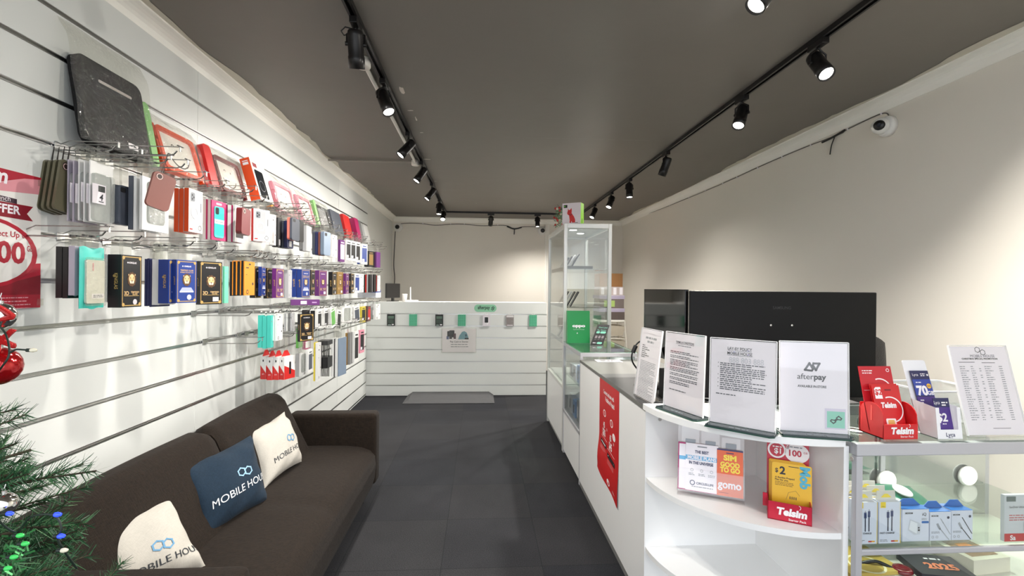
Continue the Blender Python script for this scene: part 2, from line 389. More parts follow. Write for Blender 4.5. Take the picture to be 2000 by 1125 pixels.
# seven card packs hung in the top row
specs = [(764, 'black', 'far left'), (807, 'mint', ''), (858, 'black', ''), (902, 'mint', ''), (950, 'clear', ''), (996, 'grey', ''), (1041, 'mint', '')]
labs = ['black printed phone case card, leftmost on the back partition', 'mint patterned phone case card, second from left on the back partition', 'black printed phone case card below-left of the mint oval sticker',
        'mint patterned phone case card just left of the mint oval sticker', 'white card with black phone case under the mint oval sticker', 'grey printed phone case card right of the mint oval sticker', 'mint patterned phone case card, rightmost on the back partition']
for (px, kd, _), lb in zip(specs, labs):
    c0 = px_part(px, 625); w, h = .098, .146
    t = thing('phone_case_pack', lb, 'phone case', (c0.x - w / 2, PY - .006, .884 + .004), group='case packs on the back partition')
    b = MB(); body = {'black': C(26, 30, 29, .45), 'mint': C(96, 190, 150, .5), 'clear': C(226, 220, 226, .3), 'grey': C(150, 143, 142, .5)}[kd]
    F = Fr((0, -.012, 0), X3, Z3); b.box(0, -.012, 0, w, 0, h, body)
    if kd == 'black':
        for i in range(3): b.rect(F, .012, h - .03 - i * .011, .086, h - .024 - i * .011, C(120, 150, 130))
        b.lines(F, .012, .086, h - .066, 6, .01, .005, C(90, 110, 98), 4).rect(F, .012, .008, .05, .016, C(170, 190, 180)).rect(F, .06, .01, .085, .022, PAPER)
    elif kd == 'mint':
        for i in range(7):
            for j in range(4): b.poly(F, [(.006 + j * .024, .008 + i * .02), (.02 + j * .024, .014 + i * .02), (.02 + j * .024, .02 + i * .02), (.006 + j * .024, .014 + i * .02)], C(40, 110, 88))
    elif kd == 'clear': b.rrect(F, .026, .045, .072, .115, .006, BLACK).rrect(F, .05, .03, .078, .12, .008, C(245, 245, 245, .3), .0004).rect(F, .05, .012, .07, .03, PAPER)
    else: b.lines(F, .01, .088, h - .045, 9, .01, .004, C(120, 113, 112), 9).rect(F, .004, h - .03, .094, h - .004, C(225, 222, 222)).rect(F, .012, .01, .085, .018, PAPER)
    b.build('card', t)
    MB().prism(Fr((0, -.004, 0), X3, Z3), rr(w * .3, h - .002, w * .7, h + .018, .006), -.001, .001, C(226, 226, 224, .3)).build('hang_tab', t)
    MB().tube([(w / 2, .0055, h + .022), (w / 2, -.003, h + .012), (w / 2, -.03, h + .011)], .0018, CHROME, 6).build('prong', t)
# oval sticker
t0 = px_part(948, 602); F = Fr((t0.x, PY - .0004, t0.z), X3, Z3); b = MB()
b.prism(F, rr(-.143, -.048, .143, .048, .0475, 10), 0, .0008, C(146, 208, 172, .45))
b.text(F, 'afterpay', -.02, -.012, .046, DKG, .0012, bold=.02, maxw=.155)
b.line(F, [(.075, -.012), (.092, -.024), (.109, -.008), (.098, .0)], .008, DKG, .0012).line(F, [(.115, .006), (.098, .02), (.081, .004), (.09, -.003)], .008, DKG, .0012)
tag(b.build('oval_sticker'), 'mint green oval sticker with dark lettering at top of the back partition', 'sticker')
# laminated notice
a = px_part(864, 642); c_ = px_part(929, 688)
t = thing('laminated_notice', 'crinkled laminated notice with two pictures taped to the back partition', 'notice', (a.x, PY - .001, c_.z))
w, h = c_.x - a.x, a.z - c_.z; F = Fr((0, -.003, 0), X3, Z3); b = MB().box(.0, -.003, 0, w, 0, h, PAPER)
for x, y, ww, hh, cc in ((.075, .20, .035, .07, (30, 30, 32)), (.10, .17, .035, .11, (44, 42, 46)), (.135, .19, .03, .09, (16, 16, 18)), (.155, .17, .03, .07, (80, 50, 60)), (.065, .165, .03, .04, (90, 100, 140))):
    b.rect(F, x - .012, y, x + ww - .012, y + hh, C(*cc), .0006 + x * .001)
b.poly(F, [(.20, .165), (.33, .165), (.33, .20), (.31, .25), (.28, .27), (.25, .26), (.22, .22)], C(120, 165, 180)).rect(F, .285, .165, .335, .185, C(14, 14, 16), .001).rect(F, .29, .2, .31, .23, C(60, 90, 110), .001)
b.text(F, 'Pay Cash in Stores', w / 2, .125, .022, INK, bold=.01, maxw=.26).lines(F, .11, .33, .095, 2, .028, .009, INKG, 5)
b.build('sheet', t)
fb = MB(); fb.grid(lambda u, v: V((w * (u * 1.05 - .03), -.008 + .003 * sin(u * 23 + v * 11) * (abs(u - .5) * 1.7) ** 2, h * (v * 1.06 - .03))), 20, 12, FILM); fb.build('laminate_film', t)
# things standing on the partition's counter
def onp(px, Y): return on('y', Y, px, 588).x
x0 = onp(767, PY + .22)
t = thing('desk_monitor', 'small black monitor standing on the back counter by the left wall', 'monitor', (x0, PY + .22, 1.19), (0, 0, radians(68)))
MB().box(-.16, -.012, .045, .16, .012, .235, BLACK).build('screen', t, bevel=.004); MB().box(-.02, -.01, 0, .02, .01, .05, BLACK).box(-.07, -.05, 0, .07, .05, .008, BLACK).build('stand', t)
x0 = onp(790, PY + .15); tag(MB().lathe((x0, PY + .15, 1.19), Z3, [(.03, 0), (.038, .1), (.036, .1), (.028, .004), (.001, .004)], C(215, 212, 206, .3)).build('paper_cup'), 'pale cup standing beside the black monitor on the back counter', 'cup')
t = thing('wifi_router', 'white router with upright aerial on the back counter', 'router', (onp(801, PY + .1), PY + .1, 1.19))
MB().box(-.06, -.045, 0, .1, .05, .022, C(236, 236, 236, .3)).build('body', t, bevel=.005); MB().cyl((.0, .03, .02), (-.004, .03, .19), .009, .007, C(236, 236, 236, .3)).build('aerial', t)
# rubber ramp on the floor in front
tag(MB().add([(-.9, 5.66, 0), (.18, 5.66, 0), (.18, 6.1, 0), (-.9, 6.1, 0), (-.9, 5.66, .012), (.18, 5.66, .012), (-.84, 5.73, .042), (.12, 5.73, .042), (.12, 6.1, .052), (-.84, 6.1, .052), (-.9, 6.1, .012), (.18, 6.1, .012)],
    [(3, 2, 1, 0), (0, 1, 5, 4), (4, 5, 7, 6), (6, 7, 8, 9), (5, 11, 8, 7), (10, 4, 6, 9), (1, 2, 11, 5), (3, 0, 4, 10), (2, 3, 10, 9, 8, 11)], mat('grey_rubber', (74, 74, 76), .7, var=.08, bump=.2)).build('rubber_ramp'),
    'long dark grey rubber ramp on the carpet before the back partition', 'ramp')
# ---------------------------------------------------------------- lighting tracks, spotlights, conduit, cctv
def track(p0, p1, label):
    p0, p1 = V(p0), V(p1); d = (p1 - p0).normalized(); s = V((-d.y, d.x, 0)); Lg = (p1 - p0).length
    t = thing('lighting_track', label, 'lighting track', p0)
    F = Fr((0, 0, -.0), s, V((0, 0, -1)))
    b = MB(); q = d * Lg
    def bar(a0, z0, a1, z1):
        c8 = [s * a + Z3 * z for z in (z0, z1) for a in (a0, a1)]
        v = c8 + [c + q for c in c8]
        b.add(v, [(0, 1, 3, 2), (4, 6, 7, 5), (0, 4, 5, 1), (1, 5, 7, 3), (3, 7, 6, 2), (2, 6, 4, 0)], SPOTBLK)
    bar(-.018, -.008, .018, 0); bar(-.018, -.024, -.008, -.008); bar(.008, -.024, .018, -.008); b.build('rail', t)
    for e in (V((0, 0, 0)), q):
        MB().fbox(Fr(e, s, Z3), -.019, -.026, -.004, .019, 0, .004, SPOTBLK).build('end_cap', t)
    return t
TX, RX, TZ = -.54, 1.515, CEIL
track((TX, 1.2, TZ), (TX, 7.2, TZ), 'long black ceiling track on the left side of the dark ceiling')
track((RX, 1.2, TZ), (RX, 7.2, TZ), 'long black ceiling track on the right side of the dark ceiling')
track((TX, 7.235, TZ), (RX, 7.235, TZ), 'black cross track along the far end of the ceiling')
track((TX + .03, 1.55, TZ), (RX - .03, 1.55, TZ), 'black cross track overhead at the near end of the ceiling')
def spotlight(x, y, aim, label, on_=1.0, along='y', group='track spotlights', coil=False, power=SPOT, cone=155):
    t = thing('track_spotlight', label, 'spotlight', (x, y, TZ - .024), group=group)
    b = MB().box(-.016, -.05, -.026, .016, .05, .002, SPOTBLK) if along == 'y' else MB().box(-.05, -.016, -.026, .05, .016, .002, SPOTBLK)
    b.build('adapter', t, bevel=.002)
    d = V(aim).normalized(); hor = V((0, 0, 1)).cross(d)
    hor = hor.normalized() if hor.length > 1e-3 else X3.copy()
    piv = V((0, 0, -.095)); body_o = piv - d * .055
    b = MB()
    for s in (-1, 1):
        e = piv + hor * s * .037
        b.tube([V((0, 0, -.024)), V((0, 0, -.038)) + hor * s * .012, V((0, 0, -.055)) + hor * s * .037, e], .0045, SPOTBLK, 6).cyl(e - hor * s * .006, e + hor * s * .006, .009, .009, SPOTBLK, 10)
    b.build('yoke', t)
    MB().lathe(body_o, d, [(.001, -.004), (.024, -.003), (.031, .004), (.033, .02), (.033, .10), (.0345, .102), (.0345, .150), (.031, .150), (.029, .138), (.001, .138)], SPOTBLK, 28).build('lamp_body', t)
    cc = body_o + d * .1395
    MB().cyl(cc, cc + d * .003, .0285, .0285, LAMP if on_ else C(90, 90, 90, .2), 24).build('lens', t)
    if coil: MB().tube([(-.01, 0, -.03), (-.045, 0, -.022), (-.062, 0, -.04), (-.05, 0, -.058), (-.012, .0, -.05)], .003, SPOTBLK, 6).build('lead', t)
    if on_:
        l = bpy.data.lights.new('spot', 'SPOT'); l.energy = power * on_; l.spot_size = radians(cone); l.spot_blend = 1.0; l.shadow_soft_size = .03; l.color = (1, .95, .88)
        o = bpy.data.objects.new('spot_beam', l); COL.objects.link(o); o.location = V((x, y, TZ - .024)) + body_o + d * .16; o.rotation_euler = d.to_track_quat('-Z', 'Y').to_euler()
    return t
spotlight(TX, 2.07, (-.05, .45, -1), 'black spotlight nearest the camera on the left track, with a looped lead', power=SPOT * .7, coil=True)
spotlight(TX, 2.66, (.42, -.35, -1), 'second black spotlight from the camera on the left track', power=SPOT * .3)
spotlight(TX, 3.55, (-.75, -.35, -1), 'third spotlight on the left track, tilted toward the slat wall before the white box', power=SPOT * .36)
spotlight(TX, 4.36, (-.6, -.3, -1), 'fourth spotlight on the left track, just beyond the white junction box', power=SPOT * .36)
spotlight(TX, 5.25, (-.7, -.3, -1), 'fifth spotlight on the left track, small and tilted to the wall', power=SPOT * .36)
spotlight(TX, 6.2, (-.03, -.2, -1), 'sixth spotlight on the left track, hanging straight down', power=SPOT * .8, cone=120)
spotlight(TX, 6.85, (.0, -.75, -.9), 'last spotlight on the left track, its lit face toward the aisle', power=SPOT * .7, cone=85)
spotlight(.15, 7.235, (-.1, .8, -1), 'dark spotlight in the middle of the far cross track', on_=0, along='x')
spotlight(.86, 7.235, (.02, -.1, -1), 'spotlight at the right of the far cross track, pointing down', along='x')
spotlight(RX, 2.06, (.0, -.75, -1), 'glaring spotlight nearest the camera on the right track', power=SPOT * 1.4)
spotlight(RX, 2.69, (-.45, -.35, -1), 'second spotlight on the right track, tilted to the left', power=SPOT * 1.6)
spotlight(RX, 3.83, (-.25, .4, -1), 'third spotlight on the right track, seen dark from behind', power=SPOT * .2)
spotlight(RX, 4.8, (0, -.15, -1), 'fourth spotlight on the right track, hanging straight down', power=SPOT * .35)
spotlight(RX, 5.48, (-.45, -.3, -1), 'fifth spotlight on the right track, tilted left toward the tower cabinet', power=SPOT * 1.3)
spotlight(RX, 6.3, (-.5, -.3, -1), 'last spotlight on the right track, just above the tower cabinet', power=SPOT * 1.3)
spotlight(.97, 1.55, (-.75, -.05, -1), 'spotlight cut by the top edge of the picture, tip only', along='x', power=SPOT * .3)
spotlight(-.12, 1.50, (.0, .1, -1), 'overhead spotlight on the near cross track left of centre', along='x', power=SPOT * .35)

# white surface conduit with two junction boxes
CW = C(226, 222, 214, .45); xa, ya, yb = -.60, 2.45, 4.38
for p, lb in (((xa, ya), 'round white junction box on the ceiling beside the nearest left spotlight'), ((xa, yb), 'round white junction box on the ceiling where the cross pipe meets')):
    tag(MB().lathe((p[0], p[1], CEIL), (0, 0, -1), [(.036, 0), (.036, .04), (.032, .046), (.001, .046)], CW).build('junction_box'), lb, 'junction box', 'ceiling junction boxes')
tag(MB().tube([(xa, ya + .03, CEIL - .018), (xa, yb - .03, CEIL - .018)], .012, CW, 10).build('conduit_pipe'), 'white conduit pipe along the ceiling beside the left track', 'pipe')
tag(MB().tube([(xa - .03, yb, CEIL - .016), (WL + .08, yb, CEIL - .016)], .009, C(150, 143, 135, .5), 10).build('conduit_pipe'), 'thin painted pipe crossing the ceiling to the left wall', 'pipe')

def cctv(loc, wall_n, look, label, s=1.0):
    t = thing('security_camera', label, 'security camera', loc, group='white security cameras'); n = V(wall_n).normalized(); d = V(look).normalized()
    CWH = C(235, 234, 230, .3)
    MB().lathe((0, 0, 0), n, [(.001, 0), (.054 * s, 0), (.054 * s, .022 * s), (.048 * s, .034 * s), (.042 * s, .036 * s), (.001, .036 * s)], CWH, 28).build('mount', t)
    c0 = n * .05 * s
    b = MB().ball(c0, .043 * s, CWH, 24); b.build('housing', t)
    F0 = c0 + d * .028 * s
    b = MB().lathe(F0, d, [(.026 * s, .004 * s), (.026 * s, .012 * s), (.021 * s, .018 * s), (.001, .020 * s)], BLACK, 24)
    b.cyl(F0 + d * .02 * s, F0 + d * .023 * s, .010 * s, .009 * s, C(40, 42, 50, .1), 16); b.build('lens_face', t)
    return t
p = on('x', WR - .002, 1737, 247); cctv(p, (-1, 0, 0), (-.9, -.75, -.12), 'white security camera on the right wall', 1.1)
p = on('y', WB - .002, 778, 444); cctv(p, (0, -1, 0), (.05, -1, -.15), 'small white security camera in the far left corner', 1.35)
p = on('y', WB - .002, 1058, 451); cctv(p, (0, -1, 0), (.05, -1, -.15), 'small white security camera at the far right under the cornice', 1.35)
# cable clipped along the right wall under the cornice
CABG = C(92, 88, 84, .5); xw = WR - .006
pts = [(1737, 228), (1722, 222), (1656, 252), (1640, 262), (1584, 283), (1528, 306), (1480, 327), (1412, 358), (1346, 386), (1270, 416), (1212, 436)]
pw = [on('x', xw, *p) for p in pts]
t = thing('camera_cable', 'thin cable clipped along the right wall under the cornice', 'cable', (0, 0, 0))
MB().tube(spline(pw, 6), .0035, CABG, 6).build('wire', t)
jn = on('x', xw - .004, 1624, 268); MB().tube(spline([on('x', xw - .004, 1650, 254), on('x', xw - .006, 1630, 266), on('x', xw - .006, 1606, 278)], 5), .0075, BLACK, 8).build('connector', t)
MB().tube(spline([on('x', xw - .006, 1630, 268), on('x', xw - .008, 1624, 284), on('x', xw - .006, 1621, 302)], 5), .004, BLACK, 6).build('spare_lead', t)
for px, py in ((1722, 222), (1656, 252), (1584, 283), (1528, 306), (1480, 328), (1440, 346), (1412, 358), (1378, 372), (1346, 386), (1308, 401), (1270, 416), (1235, 428)):
    q = on('x', xw, px, py); MB().box(-.006, -.004, -.006, .004, .004, .006, PAPER).build('cable_clip', t).location = q
t = thing('camera_cable', 'thin slack cable along the top of the back wall', 'cable', (0, 0, 0)); yw = WB - .006
pw = [on('y', yw, *p) for p in ((782, 437), (800, 436), (826, 437), (850, 440), (880, 438), (907, 438), (940, 441), (972, 440), (990, 441), (1005, 447), (1022, 443), (1052, 443))]
MB().tube(spline(pw, 6), .005, CABG, 6).build('wire', t)
MB().tube(spline([on('y', yw - .01, 990, 442), on('y', yw - .01, 1004, 447), on('y', yw - .01, 1019, 444)], 5), .011, BLACK, 8).build('connector', t)
MB().tube(spline([on('y', yw - .01, 1005, 447), on('y', yw - .01, 1004, 458)], 5), .007, BLACK, 6).build('spare_lead', t)
for px, py in ((826, 436), (880, 437), (907, 437), (972, 439)): MB().box(-.008, -.006, -.008, .008, .004, .008, PAPER).build('cable_clip', t).location = on('y', yw, px, py)
t = tag(MB().tube(spline([on('y', yw, *p) for p in ((772, 452), (770, 490), (769, 520), (771, 545), (768, 575), (768, 592))], 6), .007, C(70, 66, 62, .5), 6).build('camera_cable'), 'dark cable hanging down the far left corner of the back wall', 'cable')
# ---------------------------------------------------------------- sofa and cushions
def fabric(name, c, scale=420, bump=.5, con=.42):
    if name in _mats: return _mats[name]
    m = bpy.data.materials.new(name); m.use_nodes = True; nt = m.node_tree; L = nt.links.new; b = nt.nodes['Principled BSDF']
    tc = nt.nodes.new('ShaderNodeTexCoord'); cols = []
    for st in ((1, .12, .12), (.12, 1, .12), (.12, .12, 1)):
        mp = nt.nodes.new('ShaderNodeMapping'); mp.inputs['Scale'].default_value = st; L(tc.outputs['Object'], mp.inputs[0])
        n = nt.nodes.new('ShaderNodeTexNoise'); n.inputs['Scale'].default_value = scale; n.inputs['Detail'].default_value = 2; L(mp.outputs[0], n.inputs[0]); cols.append(n)
    a1 = nt.nodes.new('ShaderNodeMath'); L(cols[0].outputs[0], a1.inputs[0]); L(cols[1].outputs[0], a1.inputs[1])
    a2 = nt.nodes.new('ShaderNodeMath'); L(a1.outputs[0], a2.inputs[0]); L(cols[2].outputs[0], a2.inputs[1])
    mr = nt.nodes.new('ShaderNodeMapRange'); mr.inputs[1].default_value = 1.1; mr.inputs[2].default_value = 1.9; mr.inputs[3].default_value = 1 - con; mr.inputs[4].default_value = 1 + con; L(a2.outputs[0], mr.inputs[0])
    vm = nt.nodes.new('ShaderNodeVectorMath'); vm.operation = 'SCALE'; vm.inputs[0].default_value = lin(c); L(mr.outputs[0], vm.inputs['Scale']); L(vm.outputs[0], b.inputs['Base Color'])
    b.inputs['Roughness'].default_value = .85; b.inputs['Specular IOR Level'].default_value = .2; b.inputs['Sheen Weight'].default_value = .04
    bp = nt.nodes.new('ShaderNodeBump'); bp.inputs['Strength'].default_value = bump; bp.inputs['Distance'].default_value = .003; L(a2.outputs[0], bp.inputs['Height']); L(bp.outputs[0], b.inputs['Normal'])
    _mats[name] = m; return m
SOFA = fabric('brown_weave', (31, 23, 16))
SY0, SY1 = 1.305, 3.185           # outer ends of the sofa
sf = thing('sofa', 'dark brown woven fabric sofa standing against the slatwall', 'sofa', (0, 0, 0))
def softbox(name, x0, y0, z0, x1, y1, z1, r, parent=sf, m=SOFA, seg=4, sag=0.0):
    b = MB().box(x0, y0, z0, x1, y1, z1, m); o = b.build(name, parent, bevel=r, seg=seg)
    for p in o.data.polygons: p.use_smooth = True
    return o
XF = -.65
softbox('armrest', -1.20, SY1 - .12, .12, XF, SY1, .575, .028)
softbox('armrest', -1.20, SY0, .12, XF, SY0 + .12, .578, .024)
# seat: slightly domed cushion with rounded front roll
def seat(u, v):
    y = SY0 + .12 + (SY1 - SY0 - .24) * u
    prof = [(-1.2, .16), (-1.2, .375), (-1.0, .378), (-.83, .375), (-.74, .365), (-.685, .345), (-.655, .31), (-.648, .25), (-.656, .17), (-.672, .115), (-.9, .11), (-1.2, .16)]
    k = v * (len(prof) - 1); i = min(int(k), len(prof) - 2); f = k - i
    x = prof[i][0] * (1 - f) + prof[i + 1][0] * f; z = prof[i][1] * (1 - f) + prof[i + 1][1] * f
    if z > .3: z += .012 * sin(pi * u) * max(0, min(1, (x + 1.2) * 8)) - .006 * math.exp(-((u - .5) * 40) ** 2)
    return V((x, y, z))
MB().grid(seat, 40, 44, SOFA).build('seat', sf)
def back(y0, y1):
    def fn(u, v):
        prof = [(-1.03, .36), (-1.075, .45), (-1.13, .56), (-1.175, .64), (-1.205, .69), (-1.24, .718), (-1.285, .722), (-1.32, .70), (-1.335, .65), (-1.30, .5), (-1.23, .36), (-1.2, .3)]
        k = v * (len(prof) - 1); i = min(int(k), len(prof) - 2); f = k - i
        x = prof[i][0] * (1 - f) + prof[i + 1][0] * f; z = prof[i][1] * (1 - f) + prof[i + 1][1] * f
        e = 1 - min(1, min(u, 1 - u) * 14); cx, cz = -1.2, .5; s = 1 - .12 * e * e
        x = cx + (x - cx) * (1 - .35 * e * e); z = cz + (z - cz) * s
        return V((x, y0 + (y1 - y0) * u, z + (.01 * sin(pi * u))))
    return fn
ym = (SY0 + SY1) / 2 + .02
for y0, y1 in ((SY0 + .03, ym - .005), (ym + .005, SY1 - .14)):
    b = MB(); fn = back(y0, y1); b.grid(fn, 60, 33, SOFA)
    for u in (0, 1): b.add([fn(u, v / 22) for v in range(23)], [tuple(range(23))], SOFA)
    b.build('backrest', sf)
MB().box(-1.23, ym - .1, .33, -1.10, ym + .1, .60, SOFA).build('centre_gusset', sf, bevel=.03, seg=3)
LEGM = C(60, 58, 58, .3, metal=.8)
for x in (-.74, -1.17):
    for y in (SY0 + .08, SY1 - .09): MB().cyl((x, y, 0), (x, y, .125), .011, .016, LEGM, 14).build('leg', sf)

def cushion(corners, thick, m, label, word, wcol, logo, seed, wpos=(.53, .22, .075), lpos=(.56, .42), wrot=0.0):
    BL, BR, TR, TL = [V(c) for c in corners]; r = random.Random(seed); n0 = (BR - BL).cross(TL - BL).normalized()
    if n0.x < 0: n0 = -n0
    ph = [r.uniform(0, 6) for _ in range(6)]
    def pos(u, v, side):
        # edges pull in between the corner ears
        du = .045 * sin(pi * v) * (1 - 2 * u) * (abs(1 - 2 * u) ** 2); dv = .045 * sin(pi * u) * (1 - 2 * v) * (abs(1 - 2 * v) ** 2)
        uu, vv = u + du, v + dv
        p = BL * (1 - uu) * (1 - vv) + BR * uu * (1 - vv) + TR * uu * vv + TL * (1 - uu) * vv
        puff = (max(0, 16 * u * (1 - u) * v * (1 - v))) ** .5
        wr = .005 * sin(9 * u + 5 * v + ph[0]) * sin(5 * v - 7 * u + ph[1]) + .005 * sin(22 * u * v + ph[2]) * (1 - puff) + .004 * sin(16 * (u - v) + ph[3]) * puff * (1 - puff) * 3
        return p + n0 * (side * thick * puff * .5 + wr)
    t = thing('cushion', label, 'cushion', (0, 0, 0), group='scatter cushions on the sofa')
    b = MB().grid(lambda u, v: pos(u, v, 1), 36, 36, m); b.grid(lambda u, v: pos(1 - u, v, -1), 36, 36, m)
    # print follows the puffed front
    class Wrap:
        def __call__(s, x, y, d=0.0): return pos(min(max(x, 0), 1), min(max(y, 0), 1), 1) + n0 * (d * 1.0 + .0012)
    W = Wrap(); wx, wy, wh = wpos
    b.text(W, word, wx, wy, wh, wcol, .0008, bold=.0, maxw=.84, rot=wrot)
    lx, ly = lpos
    for ox, oy in ((-.048, .012), (.048, -.012)):
        a = [(lx + ox + .056 * cos(pi / 6 + i * pi / 3), ly + oy + .056 * sin(pi / 6 + i * pi / 3)) for i in range(7)]
        for (ax, ay), (bx, by) in zip(a, a[1:]): b.line(W, [(ax, ay), (bx, by)], .017, logo, .0008)
    o = b.build('cover', t, weld=False)
    return t
CUW = fabric('white_cotton', (190, 186, 177), 500, .15, .06); CUB = fabric('navy_cotton', (27, 44, 60), 500, .2, .2)
BLG = C(92, 148, 188, .6)
cushion([(-1.14, 1.465, .385), (-.96, 1.755, .385), (-1.165, 1.875, .59), (-1.25, 1.555, .595)], .17, CUW, 'white cushion with dark lettering nearest the camera, beside the near armrest', 'MOBILE HOUSE', C(48, 52, 58, .7), BLG, 1, wpos=(.66, .20, .085), lpos=(.62, .42))
cushion([(-1.075, 1.92, .38), (-.98, 2.29, .38), (-1.14, 2.47, .63), (-1.21, 1.98, .645)], .15, CUB, 'navy blue cushion with white lettering in the middle of the sofa', 'MOBILE HOUSE', C(225, 228, 232, .7), C(140, 180, 214, .6), 2, wpos=(.55, .30, .10), lpos=(.60, .54), wrot=.02)
cushion([(-1.04, 2.40, .39), (-.985, 2.74, .40), (-1.15, 2.90, .635), (-1.20, 2.50, .625)], .15, CUW, 'white cushion with dark lettering at the far end of the sofa', 'MOBILE HOUSE', C(48, 52, 58, .7), BLG, 5, wpos=(.62, .24, .09), lpos=(.66, .48))

# ---------------------------------------------------------------- poster on the slat wall
RED = C(178, 22, 48, .4); RED2 = C(140, 14, 36, .4); PINK = C(226, 150, 160, .4)
pz0, pz1, pyR, pyL = 1.302, 1.722, 1.645, 1.235
t = thing('poster', 'red and white mobile offer poster taped to the slatwall at the left edge', 'poster', (FACE + .0035, pyL, pz0))
w, h = pyR - pyL, pz1 - pz0; F = Fr((0, 0, 0), Y3, Z3)
b = MB().fbox(F, 0, 0, -.001, w, h, 0, C(238, 236, 232, .4))
b.poly(F, [(0, h * .80), (w * .55, h * .86), (w * .86, h * .965), (w, h * .985), (w, h), (0, h)], RED).poly(F, [(w * .30, h * .80), (w * .62, h * .835), (w, h * .87), (w, h * .985), (w * .86, h * .965), (w * .62, h * .88)], PINK, .0005)
b.rect(F, 0, 0, w, h * .12, RED).poly(F, [(0, h * .1), (w, h * .1), (w, h * .34), (w * .85, h * .325), (w * .6, h * .26), (w * .3, h * .2), (0, h * .18)], C(192, 30, 56, .4), .0004).poly(F, [(w * .35, h * .1), (w, h * .1), (w, h * .25), (w * .8, h * .2)], RED2, .0007)
b.ring(F, w * .55, h * .40, .155, .172, RED, .0010, ky=.62).disc(F, w * .55, h * .40, .155, C(240, 238, 234, .4), .0009, ry=.096)
b.text(F, '100', w * .725, h * .335, .064, RED, .0014, bold=.03, maxw=.125).text(F, 'GB', w * .905, h * .425, .018, RED, .0014, bold=.02, maxw=.018)
b.text(F, 'Select Up to', w * .74, h * .52, .018, RED, .0014, bold=.012, maxw=.15)
b.poly(F, [(w * .38, h * .665), (w * .93, h * .655), (w * .88, h * .705), (w * .93, h * .765), (w * .38, h * .765)], RED2, .0012).text(F, 'OFFER', w * .70, h * .69, .026, PAPER, .0016, bold=.03, maxw=.12)
b.poly(F, [(w * .56, h * .775), (w * .80, h * .765), (w * .80, h * .80), (w * .56, h * .812)], C(60, 40, 52, .4), .0012).text(F, 'Launch', w * .68, h * .775, .015, PAPER, .0016)
b.text(F, 'Telsim', w * .52, h * .90, .045, PAPER, .0013, bold=.03, al='c', maxw=.30, shear=.15).lines(F, w * .2, w * .92, h * .075, 4, .011, .003, C(225, 160, 170), 3)
b.build('sheet', t)
for y, z in ((w - .012, h - .028), (w - .012, .006)): MB().fbox(F, y, z, .0005, y + .022, z + .022, .0018, FILM).build('tape', t)

# ---------------------------------------------------------------- christmas tree at the near left
TC = V((-1.07, .74, 0)); r = random.Random(11)
NEED = [C(30, 70, 44, .5), C(52, 100, 62, .5), C(84, 132, 84, .5)]; TWIG = C(58, 50, 34, .8)
tree = thing('christmas_tree', 'artificial green christmas tree at the left edge in front of the sofa', 'christmas tree', (TC.x, TC.y, 0))
MB().cyl((0, 0, .03), (0, 0, 1.62), .02, .008, TWIG, 12).build('trunk', tree)
b = MB()
for k in range(3):
    a = k * 2 * pi / 3 + .4; b.tube([(0, 0, .12), (.15 * cos(a), .15 * sin(a), .03), (.26 * cos(a), .26 * sin(a), .012)], .01, C(30, 60, 36), 8)
b.build('stand', tree)
fb = MB(); tips = []
def needles(p, d, L_, dens):
    d = d.normalized(); q = d.orthogonal().normalized(); w = d.cross(q); n = int(L_ * dens)
    for i in range(n):
        s = r.random(); a = r.uniform(0, 2 * pi); o = p + d * L_ * s; ln = r.uniform(.026, .045) * (1 - .35 * s)
        e = (d * r.uniform(.55, 1.0) + (q * cos(a) + w * sin(a))).normalized()
        side = e.cross(V((r.uniform(-1, 1), r.uniform(-1, 1), r.uniform(-1, 1)))).normalized() * .0009
        fb.add([o - side, o + side, o + e * ln + side * .3, o + e * ln - side * .3], [(0, 1, 2, 3)], NEED[r.choice((0, 0, 1, 1, 1, 2))])
for lv in range(22):
    z = .30 + lv * .06; R_ = .355 if z < 1.02 else (.355 - .125 * (z - 1.02) / .08 if z < 1.10 else .23 - .08 * (z - 1.10) / .22 if z < 1.32 else .15 * (1.68 - z) / .36 + .02)
    nb = 20 if .6 < z < 1.12 else 10
    for k in range(nb):
        a = (k + .5 * (lv % 2)) * 2 * pi / nb + r.uniform(-.15, .15)
        hd = V((cos(a), sin(a), 0)); seen = hd.x > -.1 and z > .6
        L_ = R_ * r.uniform(.85, 1.12) * (.6 if hd.x < -.2 else 1); tip = V((0, 0, z)) + hd * L_ + Z3 * (-.05 * L_ + r.uniform(-.02, .05))
        base = V((0, 0, z + .02)); mid = base.lerp(tip, .5) - Z3 * .015
        fb.tube([base, mid, tip], .003, TWIG, 5)
        d = tip - mid
        needles(mid, d, d.length, 800 if seen else 150)
        for j in range(5):
            s = r.uniform(.25, 1); p = base.lerp(tip, s); dd = (hd + V((r.uniform(-.9, .9), r.uniform(-.9, .9), r.uniform(-.2, .6)))).normalized(); tl = r.uniform(.07, .12)
            fb.tube([p, p + dd * tl], .0018, TWIG, 4); needles(p, dd, tl, 900 if seen else 150)
            if seen: tips.append(V((TC.x, TC.y, 0)) + p + dd * tl)
for px, py, yy in ((-6, 672, .705), (-4, 588, .705), (-22, 640, .72)):          # upper boughs that carry the baubles and ribbon
    tip = on('y', yy, px, py) - V((TC.x, TC.y, 0)); base = V((0, 0, tip.z + .03)); mid = base.lerp(tip, .5) - Z3 * .004
    fb.tube([base, mid, tip], .003, TWIG, 5); needles(base, mid - base, (mid - base).length, 800); needles(mid, tip - mid, (tip - mid).length * .55, 700)
    for j in range(4):
        p = base.lerp(tip, .2 + .13 * j); dd = (tip - base).normalized() * .6 + V((0, (-1) ** j * .8, .1)); fb.tube([p, p + dd * .08], .0018, TWIG, 4); needles(p, dd, .09, 700)
fb.build('foliage', tree)
print('needle faces', len(fb.F))
